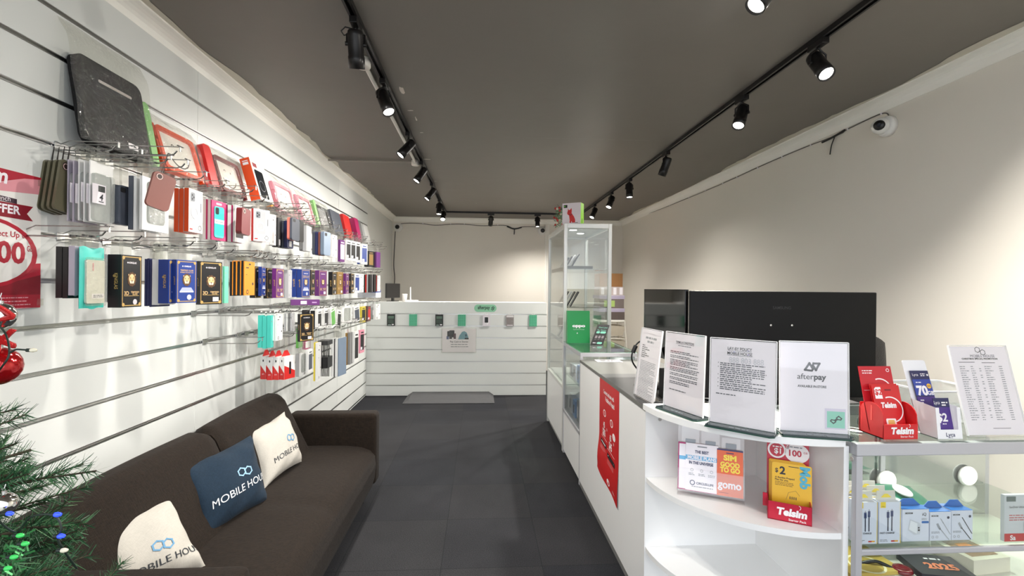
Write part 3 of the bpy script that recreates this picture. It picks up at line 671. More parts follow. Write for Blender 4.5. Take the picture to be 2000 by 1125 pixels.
TIN = mat('green_tinsel', (40, 104, 56), .3, .6, var=.3)
def at_depth(px, py, Y): return on('y', Y, px, py)
# baubles, ribbon and lights hang on the tree: things of their own
BR_ = mat('red_bauble', (170, 14, 20), .12, .6, var=.15, coat=.6); BS_ = mat('silver_bauble', (225, 225, 220), .08, 1.0, var=.1)
def bauble(px, py, Y, rad, m, label):
    p = at_depth(px, py, Y); t = thing('bauble', label, 'bauble', p, group='baubles on the tree')
    b = MB().ball((0, 0, 0), rad, m, 28); b.build('globe', t)
    MB().tube([(0, 0, rad * 1.4), (0, .002, rad * 1.75)], .0006, ALU, 5).cyl((0, 0, rad * .96), (0, 0, rad * 1.16), rad * .2, rad * .2, ALU, 14).ring(Fr((0, 0, rad * 1.3), X3, Z3), 0, 0, rad * .12, rad * .16, ALU).build('cap', t)
bauble(-4, 715, .70, .026, BR_, 'glossy red bauble hanging at the left edge above the tree branches')
bauble(0, 617, .70, .018, BS_, 'silver bauble with reflections near the top of the tree')
bauble(8, 985, .68, .015, BS_, 'clear silver bauble low among the green branches')
RIB = mat('red_glitter', (200, 20, 22), .25, .3, var=.5, scale=500, bump=.6, bscale=900)
b = MB()
b.tube(spline([at_depth(x, y, .69) for x, y in ((-12, 596), (6, 604), (24, 618), (10, 622), (-14, 630), (-8, 655), (6, 660), (26, 644), (8, 664), (28, 676), (-2, 668), (-6, 700))], 5), .0036, RIB, 6)
tag(b.build('glitter_ribbon'), 'red glitter ribbon curling around the top left of the tree', 'ribbon')
lt = thing('fairy_lights', 'string of dark green wire fairy lights wound on the tree', 'fairy lights', (0, 0, 0)); GW = C(18, 34, 26, .5)
for pts in (((-16, 740, .69), (4, 716, .67), (18, 692, .67), (14, 660, .68), (2, 640, .69), (-16, 630, .70)), ((18, 690, .67), (30, 683, .67), (44, 683, .67), (58, 684, .67)),
            ((-10, 1010, .68), (30, 1040, .64), (60, 1010, .62), (104, 1006, .62), (120, 1030, .62), (112, 1050, .62), (128, 1080, .63), (150, 1110, .65))):
    MB().tube(spline([at_depth(*p) for p in pts], 6), .0013, GW, 6).build('wire', lt)
BLU = mat('blue_led', (30, 50, 255), .2, emit=2.5); WRM = mat('unlit_led', (220, 214, 190), .2); GRN = mat('green_led', (60, 190, 90), .2, emit=.15)
for px, py, m, Y in ((107, 1005, BLU, .62), (114, 1047, BLU, .62), (60, 684, WRM, .67), (14, 1003, BLU, .66), (34, 1046, GRN, .63), (22, 1088, GRN, .62), (44, 1062, GRN, .62), (10, 1110, GRN, .62), (120, 1075, WRM, .62)):
    p = at_depth(px, py, Y); MB().cyl(p - X3 * .005, p, .0024, .0024, GW, 8).lathe(p, X3, [(.0024, 0), (.0029, .003), (.0018, .007), (.0001, .008)], m, 10).build('bulb', lt)
tn = MB()
for i in range(60):
    c0 = at_depth(r.uniform(-10, 60), r.uniform(1030, 1125), r.uniform(.62, .68)); q = V((r.uniform(-1, 1), r.uniform(-1, 1), r.uniform(-1, 1))).normalized() * .010; s_ = q.cross(X3 + Z3 * .3).normalized() * .0012
    tn.add([c0 - s_, c0 + s_, c0 + q + s_, c0 + q - s_], [(0, 1, 2, 3)], TIN)
o = tag(tn.build('tinsel'), 'shiny green tinsel among the lower tree branches', 'tinsel'); o['kind'] = 'stuff'
# ---------------------------------------------------------------- merchandise on the slat wall
PAL = dict(white=(238, 238, 236), black=(20, 20, 22), grey=(128, 128, 128), lgrey=(190, 190, 192), lilac=(190, 182, 196), navy=(36, 44, 92), blue=(34, 62, 140), purple=(104, 40, 116),
           orange=(228, 78, 26), amber=(240, 146, 40), mag=(176, 30, 96), teal=(70, 200, 186), mint=(110, 210, 170), red=(206, 38, 36), rose=(136, 78, 68), maroon=(112, 36, 40), olive=(104, 100, 78),
           coral=(220, 122, 108), slate=(78, 84, 96), brown=(96, 72, 64), gold=(150, 116, 60), yellow=(226, 206, 70), green=(104, 176, 84), pink=(228, 150, 170), steel=(132, 150, 172), lime=(140, 205, 120))
def cc(n): return C(*PAL[n], .38)
GOLD = C(196, 162, 96, .35); TAN = C(222, 186, 132, .5); DTAN = C(92, 62, 36, .6)
def lion(b, F, x, y, s):                    # generic lion head printed on the glass boxes
    pts = [(x + s * (1 + .14 * (i % 2)) * cos(2 * pi * i / 22) * .82, y + s * (1 + .14 * (i % 2)) * sin(2 * pi * i / 22)) for i in range(22)]
    b.poly(F, pts, DTAN, .0008); b.disc(F, x, y + s * .08, s * .60, TAN, .0010, ry=s * .70, n=16)
    for k in (-1, 1):
        b.poly(F, [(x + k * s * .14, y + s * .16), (x + k * s * .42, y + s * .30), (x + k * s * .40, y + s * .12)], DTAN, .0012)
        b.disc(F, x + k * s * .20, y - s * .42, s * .23, C(238, 222, 196), .0012, n=12)
        b.poly(F, [(x + k * s * .50, y + s * .62), (x + k * s * .72, y + s * .80), (x + k * s * .74, y + s * .52)], TAN, .0012)
    b.poly(F, [(x - s * .2, y - s * .16), (x + s * .2, y - s * .16), (x, y - s * .36)], DTAN, .0014); b.rect(F, x - s * .04, y - s * .5, x + s * .04, y - s * .3, DTAN, .0014)
    b.poly(F, [(x - s * .10, y + s * .7), (x + s * .10, y + s * .7), (x + s * .05, y + s * .1), (x - s * .05, y + s * .1)], C(240, 214, 170), .0013)
def rounded(b, t, w, h, r, m): return b.prism(Fr((0, 0, -h), Y3, Z3), rr(0, 0, w, h, r), 0, t, m)
TABH = [.022]
def tab(t, w, T, m):
    F = Fr((T * .5, w / 2, 0), Y3, Z3); b = MB(); H = TABH[0]; b.prism(F, rr(-w * .28, -.004, w * .28, H, .007), -.0008, .0008, m if H < .03 else TABC); b.rrect(F, -.013, H - .014, .013, H - .008, .0028, C(40, 40, 40), .0010); b.build('hang_tab', t)
def pack(t, kind, T, w, h, c, c2, near, seed):
    r = random.Random(seed); F = Fr((T, 0, -h), Y3, Z3); S = Fr((0, 0, -h), X3, Z3); m = cc(c); m2 = cc(c2 or c); b = MB()
    if kind in ('case', 'loose'):
        rounded(b, T, w, h, .014, m)
        if kind == 'loose' and near:
            b.build('shell', t, bevel=.004, seg=2); b = MB().rrect(F, w * .1, h * .80, w * .42, h * .95, .008, C(60, 46, 44), .0006); b.ring(F, w * .26, h * .875, .008, .0105, C(235, 200, 190), .0008); b.build('camera_cutout', t); MB().tube([(T / 2, w * .26, -h * .13), (T / 2 + .002, w * .3, -h * .02), (T / 2, w * .36, TABH[0]), (T / 2 - .002, w * .42, -h * .02), (T / 2, w * .26, -h * .13)], .0012, C(60, 56, 54), 5).build('hang_cord', t); return
        b.rrect(F, w * .1, h * .82, w * .45, h * .95, .006, C(30, 30, 32), .0008)
        if kind == 'case': tab(t, w, T, TABC)
        if c2: b.rect(F, w * .3, h * .06, w * .7, h * .26, m2, .0008)
        b.build('shell', t); return
    if kind == 'lion':
        b.box(0, 0, -h, T, w, 0, m); e = w * .05
        for x0, y0, x1, y1 in ((e, e, w - e, e * 1.6), (e, h - e * 1.6, w - e, h - e), (e, e, e * 1.5, h - e), (w - e * 1.5, e, w - e, h - e)): b.rect(F, x0, y0, x1, y1, GOLD)
        if near:
            for x, y in ((e, e), (w - e, e), (e, h - e), (w - e, h - e)): b.disc(F, x + (e if x < w / 2 else -e), y + (e if y < h / 2 else -e), e * 1.3, GOLD, .0008, n=10)
        lion(b, F, w / 2, h * .54, w * .24)
        b.text(F, '\u25c6KINGLAS' if False else 'KINGLAS', w * .54, h * .84, h * .035, PAPER, bold=.02, maxw=w * .45); b.poly(F, [(w * .26, h * .855), (w * .30, h * .838), (w * .34, h * .855), (w * .30, h * .875)], PAPER, .0009)
        if c == 'black' or c == 'purple' or c == 'gold':
            b.text(F, '3D', w * .25, h * .235, h * .075, TAN, bold=.02, maxw=w * .3).text(F, 'TEMPERED', w * .66, h * .275, h * .034, TAN, bold=.02, maxw=w * .46).text(F, 'GLASS', w * .66, h * .235, h * .034, TAN, bold=.02, maxw=w * .46).rect(F, w * .14, h * .215, w * .86, h * .224, GOLD)
            b.disc(F, w * .66, h * .10, w * .10, C(205, 200, 205), .001) if seed % 2 else b.rect(F, w * .58, h * .07, w * .84, h * .17, PAPER, .001)
        else:
            b.text(F, 'TEMPERED GLASS', w / 2, h * .745, h * .034, TAN, bold=.015, maxw=w * .74).text(F, 'SCREEN PROTECTOR', w / 2, h * .70, h * .028, TAN, bold=.01, maxw=w * .7)
            b.poly(F, [(w * .16, h * .27), (w * .84, h * .27), (w * .72, h * .36), (w * .28, h * .36)], C(170, 178, 214), .0007).rect(F, w * .16, h * .245, w * .84, h * .275, PAPER, .0008)
            b.disc(F, w * .62, h * .13, w * .11, C(205, 208, 215), .001)
        b.text(S, 'KINGLAS', T * .5, h * .50, T * .26, GOLD, d=.0006, rot=-pi / 2, bold=.02, maxw=h * .3); b.disc(S, T * .5, h * .60, T * .12, GOLD, .0006, n=12)
        b.build('box', t); tab(t, w, T, cc(c))
        return
    if kind == 'ring':
        b.box(0, 0, -h, T - .001, w, 0, m); b.rect(F, 0, 0, w, h, cc('white'), -.0004); b.rrect(F, w * .08, h * .22, w * .72, h * .97, .01, C(178, 180, 184), .0002)
        b.build('box', t); q = MB()
        q.ring(F, w * .42, h * .46, w * .19, w * .25, PAPER, .0014); q.rrect(F, w * .14, h * .72, w * .40, h * .92, .006, C(120, 124, 130), .0012)
        for x, y in ((.22, .86), (.22, .77), (.32, .815)): q.disc(F, w * x, h * y, w * .045, C(30, 30, 34), .0016, n=12)
        q.build('phone_case', t)
        q = MB().rect(F, w * .06, h * .05, w * .26, h * .085, cc('red'), .0008).ring(F, w * .80, h * .12, w * .09, w * .115, INK, .0008).text(F, 'M', w * .80, h * .10, h * .035, INK, .0008).rect(F, w * .84, h * .5, w * .89, h * .72, INKM, .0008).rect(F, w * .72, h * .2, w * .725, h * .98, INKG, .0007); q.build('print', t)
        tab(t, w, T, cc(c))
        return
    if kind == 'blister':
        b.box(0, 0, -h, T * .25, w, 0, m); b.build('backing_card', t)
        q = MB(); q.prism(Fr((T * .25, 0, -h), Y3, Z3), rr(w * .04, h * .02, w * .96, h * .80, .01), 0, T * .72, BLIST); q.build('blister', t)
        q = MB().fbox(F, w * -.06, h * .30, -.001, w * .52, h * .62, .0006, PAPER); 
        if c2 == 'black': q.text(F, '4', w * .30, h * .36, h * .11, INK, .001, bold=.02, shear=.15).rect(F, w * .18, h * .50, w * .48, h * .60, C(60, 64, 62), .001).rect(F, w * .2, h * .33, w * .42, h * .345, INK, .001)
        q.build('price_label', t); tab(t, w, T, TABC)
        return
    if kind == 'clearcase':
        b.box(0, 0, -h, T * .5, w, 0, m); b.build('card', t)
        q = MB(); q.prism(Fr((T * .5, 0, -h), Y3, Z3), rr(w * .16, h * .14, w * .84, h * .93, .014), 0, T * .4, BLIST); q.ring(F, w * .32, h * .83, w * .06, w * .075, INKG, .0004); q.build('phone_case', t)
        tab(t, w, T, cc('white'))
        return
    if kind == 'teal':
        b.box(0, 0, -h, T * .72, w, 0, cc('white')); b.box(T * .72, 0, -h, T, w, 0, m); b.build('box', t)
        q = MB(); q.prism(Fr((T, 0, -h), Y3, Z3), rr(w * .16, h * .07, w * .84, h * .86, .012), 0, .003, m2); G = Fr((T + .003, 0, -h), Y3, Z3)
        q.rrect(G, w * .22, h * .66, w * .46, h * .83, .006, C(30, 44, 46)).rect(G, w * .16, h * .42, w * .84, h * .53, PAPER).lines(G, w * .22, w * .78, h * .46, 1, .01, h * .025, INKG, 3, .001); q.build('phone_case', t)
        q = MB().rrect(F, w * .30, h * .90, w * .70, h * .955, .003, C(226, 170, 190)); q.build('print', t); tab(t, w, T, TABC)
        return
    if kind == 'pouch':
        q = MB(); q.grid(lambda u, v: V((T * .55 + T * .45 * (sin(pi * u) * sin(pi * v)) ** .5, w * u, -h + h * v + .004 * sin(u * 9))), 12, 16, m); q.grid(lambda u, v: V((T * .5 - T * .4 * (sin(pi * u) * sin(pi * v)) ** .5, w * (1 - u), -h + h * v)), 12, 16, m); q.build('pouch', t, weld=False)
        q = MB().prism(Fr((T * .98, 0, -h), Y3, Z3), rr(w * .14, h * .08, w * .88, h * .80, .006), -.004, .003, C(226, 224, 214, .4)); G = Fr((T * .98 + .003, 0, -h), Y3, Z3)
        q.rect(G, w * .36, h * .62, w * .42, h * .75, C(214, 150, 150)).rect(G, w * .34, h * .16, w * .84, h * .24, PAPER).lines(G, w * .40, w * .8, h * .205, 2, h * .025, h * .012, INK, 3, .0009); q.build('screen_protector', t)
        q = MB(); q.prism(Fr((T * .98 + .004, 0, -h), Y3, Z3), rr(w * .08, h * .04, w * .94, h * .84, .006), 0, .0015, FILM); q.build('window_film', t); tab(t, w, T, m)
        return
    if kind == 'redbox':
        b.box(0, 0, -h, T, w, 0, cc('white')); b.poly(S, [(0, 0), (T, 0), (T, h * .28), (0, h * .62)], m); b.poly(F, [(0, 0), (w, 0), (w, h * .32), (0, h * .62)], m); b.disc(S, T * .5, h * .82, T * .12, INK, ry=T * .22, n=12); b.text(S, 'EP1', T / 2, h * .2, T * .22, PAPER, d=.0009, maxw=T * .6); b.rrect(F, w * .45, h * .2, w * .62, h * .75, .004, C(20, 20, 22), .001); b.build('box', t)
        q = MB(); q.prism(Fr((T * .2, w / 2, 0), Y3, Z3), [(-w * .4, 0), (w * .4, 0), (w * .14, .034), (-w * .14, .034)], -.001, .001, m); q.fbox(Fr((T * .2, w / 2, 0), Y3, Z3), -.012, .03, -.0006, .012, max(.05, TABH[0]), .0006, TABC); q.build('hang_tab', t); return
    if kind == 'cables':
        b.box(0, 0, -h * .12, T, w, 0, C(40, 40, 42, .4)); b.box(0, 0, -h * .75, T, w, -h * .45, BLACK)
        for i in range(7): b.tube([(T * (i + .5) / 7, w * .4, -h * .1), (T * (i + .5) / 7, w * .45 + .004 * (i % 3), -h * .5), (T * (i + .5) / 7, w * .4, -h)], .0035, BLACK, 6)
        b.build('cable_bundle', t); tab(t, w, T, TABC); return
    # plain card or box with a printed front
    b.box(0, 0, -h, T, w, 0, m)
    if c2:
        b.rect(F, w * .1, h * .12, w * .9, h * .80, m2); b.rect(F, w * .2, h * .86, w * .8, h * .91, m2)
        if r.random() < .6: b.rect(F, w * .15, h * .14, w * .5, h * .26, PAPER, .0009)
    elif near or c in ('white', 'amber'):
        k = INK if c in ('amber', 'white') else INKG
        b.disc(F, w * .5, h * .92, w * .10, k, ry=w * .04, n=12).rect(F, w * .14, h * .80, w * .4, h * .83, k).disc(F, w * .80, h * .34, w * .07, k, n=12).ring(F, w * .28, h * .10, w * .07, w * .11, k).rect(F, w * .15, h * .6, w * .24, h * .62, k)
    b.build('box', t)
    tab(t, w, T, C(226, 226, 224, .3))

_hk = {}; HOOKY = {}
def hook_mesh(nm, key, fn):
    if (nm, key) not in _hk:
        b = MB(); fn(b); o = b.build(nm); _hk[(nm, key)] = o.data; bpy.data.objects.remove(o)
    return _hk[(nm, key)]
def hook(y, z, Lg, label, grp):
    t = thing('display_hook', label, 'display hook', (FACE, y, z), group=grp); k = round(Lg * 50) / 50.0
    def plate(b): b.box(-.010, -.022, -.003, -.0045, .022, .003, ALU).box(.001, -.022, -.016, .003, .022, .014, ALU).box(-.0045, -.006, -.003, .001, .006, .003, ALU)
    def prong(b): b.tube([(.003, 0, -.010), (k - .03, 0, -.010), (k - .01, 0, -.004), (k, 0, .008)], .0027, CHROME, 6)
    def arm(b):
        b.tube([(.003, 0, .010), (.03, 0, .022), (k + .012, 0, .022)], .0018, CHROME, 6)
        b.box(k + .010, -.004, .004, k + .012, .004, .024, ALU).box(k + .008, -.016, .0225, k + .014, .016, .0245, C(50, 50, 50, .3))
    for nm, fn in (('back_plate', plate), ('prong', prong), ('label_arm', arm)):
        o = bpy.data.objects.new(nm, hook_mesh(nm, 0 if nm == 'back_plate' else k, fn)); COL.objects.link(o); o.parent = t
    return t
LOOK = {'olive': 'dull olive', 'mag': 'magenta', 'lgrey': 'light grey', 'amber': 'orange-yellow', 'steel': 'blue-grey', 'lilac': 'lilac-white'}
NOUN = {'lion': 'gold-framed screen protector box', 'ring': 'magnetic phone case box', 'blister': 'clear blister pack', 'clearcase': 'white clear-case card', 'teal': 'boxed phone case', 'pouch': 'screen protector pouch', 'case': 'phone case',
        'loose': 'unboxed phone case', 'card': 'accessory pack', 'redbox': 'red and white accessory box', 'cables': 'bundle of cables'}
CAT = {'lion': 'screen protector', 'pouch': 'screen protector', 'card': 'phone accessory', 'redbox': 'phone accessory', 'cables': 'cable', 'blister': 'phone accessory'}
def stack(rown, k, idx, xn, xf, yt, yb, Xf, items, w0=.095, tilt=0.0):
    zg = GROOVE(k); z1 = None
    Yn = on('x', Xf, xn, yt).y; ztop = on('x', Xf, xn, yt).z; zbot = on('x', Xf, xn, yb).z
    Yf = on('x', Xf, xf, yt).y; w = Yf - Yn; phi = 0.0
    if w > w0 * 1.15:
        w = w0; lo, hi = 0, radians(48)
        for _ in range(30):
            m_ = (lo + hi) / 2; q = V((Xf + w * sin(m_), Yn + w * cos(m_), 1.38)); d = q - V((0, 0, CAM_Z)); px = 1000 + F_PX * d.dot(_r) / d.dot(_f)
            if px < xf: lo = m_
            else: hi = m_
        phi = lo
    w = max(w, .035); h = ztop - zbot; ztop = min(ztop, zg - .022)
    T = sum(i[1] for i in items); yc = Yn + w / 2 * cos(phi)
    hl = Xf - FACE + .035
    for q in HOOKY.setdefault(k, []):
        if abs(q - yc) < .046: yc = q + (.047 if yc >= q else -.047)
    HOOKY[k].append(yc)
    hk = hook(yc, zg, max(.12, hl), f'chrome display hook, {ORD[idx]} from the camera along the {rown} row', 'chrome slatwall hooks')
    x = Xf - T; n = len(items)
    for j, it in enumerate(items):
        kind, th, c = it[:3]; c2 = it[3] if len(it) > 3 else None; o = it[4] if len(it) > 4 else {}
        nm = LOOK.get(c, c); noun = NOUN[kind]
        if kind in ('redbox', 'clearcase', 'blister', 'cables'): desc = noun
        else: desc = nm + ' ' + noun
        if kind == 'teal': desc = 'magenta and %s boxed phone case' % c2
        pos = 'hanging' if n == 1 else ('front of %d' % n if j == n - 1 else ('next to wall' if j == 0 else '%s of %d' % (ORD[j + 1], n)))
        lb = f'{desc}, {pos} on {ORD[idx]} hook of {rown} row'
        name = {'lion': 'screen_protector_box', 'ring': 'phone_case_box', 'blister': 'blister_pack', 'clearcase': 'phone_case_pack', 'teal': 'phone_case_box', 'pouch': 'screen_protector_pouch', 'case': 'phone_case', 'loose': 'phone_case', 'card': 'accessory_pack', 'redbox': 'accessory_box', 'cables': 'cable_bundle_pack'}[kind]
        hh = h * o.get('h', 1); ww = w * o.get('w', 1)
        jit = 0 if j == n - 1 else rnd.uniform(-.02, .02)
        TABH[0] = max(.02, zg - .010 + .012 - ztop - o.get('dz', 0))
        t = thing(name, lb, CAT.get(kind, 'phone case'), (x + .0006, Yn + o.get('dy', 0), ztop + o.get('dz', 0) + (0 if j == n - 1 else rnd.uniform(-.004, .003))), (o.get('tilt', 0), 0, -(phi if j == n - 1 else phi * .4) + jit), group='merchandise on the %s row' % rown)
        pack(t, kind, th - (.0022 if th > .01 else .0012) - o.get('gap', 0), ww, hh, c, c2, Yn < 3.0, idx * 31 + j)
        x += th
LI, CD, CS, CL, LO, RG, TE, BL_ = 'lion', 'card', 'case', 'clearcase', 'loose', 'ring', 'teal', 'blister'
UP = [
 (185, 228, 312, 432, -1.28, [(LO, .0165, 'olive', None, {'h': .84, 'w': .8, 'tilt': -.16, 'dy': -.012, 'gap': .006})] * 4 + [(BL_, .017, 'lilac')] * 2 + [(BL_, .017, 'white')] * 2 + [(BL_, .018, 'white', 'black')]),
 (233, 262, 360, 438, -1.27, [(CS, .022, 'grey', 'red'), (CS, .02, 'slate')]),
 (285, 336, 343, 448, -1.20, [(CD, .018, 'slate'), (CL, .02, 'white'), (CL, .022, 'white')], .13),
 (306, 348, 332, 404, -1.10, [(LO, .012, 'rose', None, {'tilt': -.24})], .075),
 (370, 397, 367, 452, -1.22, [(RG, .0205, 'orange')] * 3),
 (415, 441, 390, 468, -1.22, [(TE, .021, 'mag', 'teal')] * 2),
 (460, 478, 400, 472, -1.22, [(TE, .026, 'mag', 'slate')] * 2 + [(CD, .012, 'white', 'black')]),
 (474, 491, 404, 456, -1.14, [(LO, .030, 'maroon', None, {'tilt': -.06})], .08),
 (498, 528, 407, 470, -1.20, [(CD, .014, 'white'), (RG, .018, 'red')], .10),
 (532, 540, 418, 478, -1.20, [(CD, .02, 'white'), (CD, .015, 'white')]),
 (543, 551, 424, 482, -1.20, [(CS, .018, 'black'), (CS, .018, 'black', 'lgrey')]),
 (562, 574, 430, 484, -1.17, [(CS, .02, 'brown'), (CS, .02, 'slate'), (CS, .022, 'navy', 'white')]),
 (571, 586, 424, 468, -1.09, [(CS, .016, 'coral'), (CS, .014, 'slate')], .13),
 (586, 594, 430, 472, -1.12, [(CS, .03, 'black')]),
 (599, 609, 440, 490, -1.18, [(CS, .025, 'grey'), (CD, .025, 'lgrey')]),
 (634, 646, 452, 498, -1.15, [(CS, .022, 'slate'), (CS, .022, 'navy'), (CS, .016, 'rose'), (CS, .03, 'steel')]),
 (649, 658, 458, 502, -1.16, [(CD, .02, 'white'), (CD, .02, 'white')]),
 (665, 673, 468, 511, -1.18, [(CD, .02, 'white', 'purple'), (CD, .02, 'purple', 'white')]),
 (677, 686, 468, 508, -1.18, [(CD, .025, 'white', 'black')]),
 (686, 695, 470, 509, -1.16, [(CD, .02, 'white', 'black')]),
 (696, 704, 472, 512, -1.16, [(CD, .03, 'white', 'black')]),
 (707, 718, 476, 516, -1.14, [(CD, .025, 'blue'), (CD, .02, 'white', 'blue')]),
 (721, 730, 490, 521, -1.16, [(CD, .03, 'black'), (CD, .02, 'black', 'gold')]),
 (736, 743, 492, 522, -1.13, [(CD, .03, 'black'), (CD, .025, 'purple')]),
]
MID = [
 (162, 210, 482, 603, -1.22, [(CD, .020, 'black', None, {'h': .83}), (CD, .017, 'black', None, {'h': .83}), (CD, .02, 'lilac', None, {'h': .80}), ('pouch', .022, 'teal')], .10),
 (238, 278, 497, 601, -1.20, [(CD, .012, 'white', None, {'h': .9}), (LI, .0445, 'black')], .10),
 (347, 386, 507, 592, -1.14, [(CD, .009, 'navy', None, {'h': 1.08})] * 3 + [(CD, .03, 'white', None, {'h': 1.05}), (LI, .042, 'blue', None, {'dy': -.012}), (LI, .02, 'blue')], .095),
 (394, 437, 510, 595, -1.14, [(LI, .022, 'black')], .10),
 (439, 443, 520, 592, -1.18, [(CD, .01, 'mint')]),
 (478, 498, 510, 577, -1.20, [(CD, .011, 'black'), (CD, .006, 'amber'), (CD, .012, 'black'), (CD, .008, 'amber'), (CD, .013, 'black'), (CD, .006, 'amber'), (CD, .011, 'black'), (CD, .006, 'amber')], .10),
 (499, 511, 520, 582, -1.24, [(LI, .03, 'black')]),
 (512, 520, 521, 578, -1.20, [(LI, .02, 'blue')]),
 (522, 534, 523, 583, -1.20, [(LI, .02, 'black')]),
 (540, 555, 524, 582, -1.15, [(LI, .024, 'purple')]),
 (564, 571, 527, 582, -1.15, [(CD, .024, 'lgrey'), (CD, .024, 'lgrey')]),
 (591, 607, 526, 581, -1.12, [(LI, .036, 'blue'), (LI, .036, 'blue')], .09),
 (608, 616, 527, 577, -1.18, [(LI, .02, 'black')]),
 (625, 640, 528, 578, -1.10, [(LI, .034, 'purple')], .09),
 (650, 658, 531, 576, -1.12, [(LI, .034, 'black')]),
 (660, 671, 531, 575, -1.14, [(LI, .02, 'gold')]),
 (676, 682, 534, 574, -1.10, [(LI, .03, 'purple')]),
 (686, 692, 534, 573, -1.10, [(LI, .03, 'black')]),
 (694, 703, 534, 572, -1.12, [(CD, .02, 'white', 'blue')]),
 (704, 711, 535, 571, -1.12, [(CD, .03, 'white')]),
 (722, 727, 536, 571, -1.12, [(CD, .03, 'black'), (CD, .014, 'red'), (CD, .016, 'lgrey'), (CD, .014, 'black')], .05),
 (731, 735, 536, 570, -1.10, [(CD, .014, 'red'), (CD, .016, 'lgrey'), (CD, .014, 'black')], .05),
 (738, 743, 538, 569, -1.08, [(CD, .014, 'black'), (CD, .014, 'red'), (CD, .01, 'white')], .05),
]
LOW = [
 (530, 534, 613, 676, -1.15, [(CD, .024, 'teal')] * 3),
 (541, 553, 610, 660, -1.13, [(CD, .02, 'white'), (CD, .012, 'white')], .13),
 (570, 576, 608, 643, -1.13, [(CD, .012, 'lgrey'), (CD, .012, 'white'), (CD, .012, 'grey'), (CD, .01, 'lgrey')]),
 (588, 616, 609, 663, -1.05, [(LI, .02, 'black')], .10),
 (621, 629, 604, 640, -1.10, [(CD, .03, 'black'), (CD, .02, 'white', 'black')]),
 (634, 642, 603, 640, -1.10, [(CD, .02, 'white'), (CD, .02, 'white', 'black')]),
 (646, 655, 600, 640, -1.08, [(CD, .02, 'white', 'green', {'tilt': .2})]),
 (660, 668, 604, 646, -1.10, [(CD, .012, 'white', None, {'tilt': -.12}), (CD, .012, 'white', 'black', {'tilt': -.12})]),
 (672, 690, 600, 632, -1.08, [(CL, .02, 'white')], .16),
 (692, 703, 600, 632, -1.08, [(CD, .02, 'white', 'slate', {'tilt': .12})]),
 (707, 715, 599, 630, -1.08, [(CD, .02, 'white'), (CD, .02, 'yellow', 'black')]),
 (719, 725, 598, 628, -1.08, [(CD, .04, 'brown', 'red')]),
 (735, 744, 594, 624, -1.06, [(BL_, .03, 'lgrey'), (CD, .03, 'white')]),
]
BOT = [
 (558, 580, 697, 741, -1.14, [('redbox', .036, 'red')] * 4, .09),
 (590, 600, 690, 735, -1.12, [(CD, .02, 'lgrey'), (CL, .02, 'white')]),
 (603, 611, 684, 728, -1.10, [(CD, .02, 'white', 'slate')]),
 (622, 628, 670, 745, -1.10, [(CD, .012, 'yellow'), (CD, .02, 'white')]),
 (641, 650, 666, 737, -1.06, [('cables', .075, 'black')]),
 (662, 678, 661, 735, -1.04, [(CD, .022, 'white'), (CD, .006, 'black'), (CD, .022, 'white'), (CD, .006, 'steel')], .13),
 (684, 691, 650, 712, -1.06, [(CD, .02, 'gold', 'white'), (CD, .02, 'grey')]),
 (693, 702, 648, 708, -1.04, [(CD, .02, 'white', 'black')]),
 (704, 713, 645, 690, -1.03, [(CD, .02, 'pink', 'black')]),
]
MIX = [(584, 592, 640, 680, -1.25, [(CD, .02, 'green')]), (596, 608, 664, 683, -1.28, [(CD, .02, 'mag', 'white')])]
for rown, k, rows in (('upper', 12, UP), ('middle', 10, MID), ('lower', 8, LOW), ('bottom', 7, BOT)):
    for i, a in enumerate(rows): stack(rown, k, i + 1, *a)
for i, a in enumerate(MIX): stack('small lower', 8 if i == 0 else 7, i + 1, *a)
# further empty hooks between the stacks
def spare(rown, k, ys, Lg):
    ys = [y for y in ys if all(abs(y - q) > .05 for q in HOOKY.get(k, []))]
    for i, y in enumerate(ys): hook(y, GROOVE(k), Lg, f'empty chrome display hook, {ORD[i + 1]} spare one from the camera on the {rown} row', 'chrome slatwall hooks')
spare('upper', 12, [1.93, 2.30, 2.95, 3.20, 3.48, 3.92, 4.32, 4.85, 5.25, 5.6, 5.85], .27)
spare('middle', 10, [1.71, 2.2, 2.62, 2.88, 3.62, 4.1, 4.9], .26)
spare('lower', 8, [2.48, 2.85, 3.32, 4.1, 5.0], .28)
spare('bottom', 7, [2.58, 3.02, 3.9, 4.9], .28)
# two flat boxes lying across the hooks
t = thing('accessory_box', 'narrow purple box lying on top of the lower hooks', 'phone accessory', (-1.17, 3.02, GROOVE(8) + .0246), (0, 0, radians(-62)))
b = MB().box(0, 0, 0, .04, .165, .034, cc('purple')); F = Fr((.04, 0, 0), Y3, Z3); b.rect(F, .055, .006, .09, .026, PAPER).rect(F, .12, .012, .148, .02, C(190, 150, 200)); b.build('box', t)
t = thing('accessory_box', 'blue and white box lying on hooks at far end of the slatwall', 'phone accessory', (-1.30, 5.15, GROOVE(8) + .0246))
MB().box(0, 0, 0, .19, .26, .055, C(222, 228, 236, .4)).box(0, 0, .055, .19, .26, .085, cc('blue')).build('box', t)

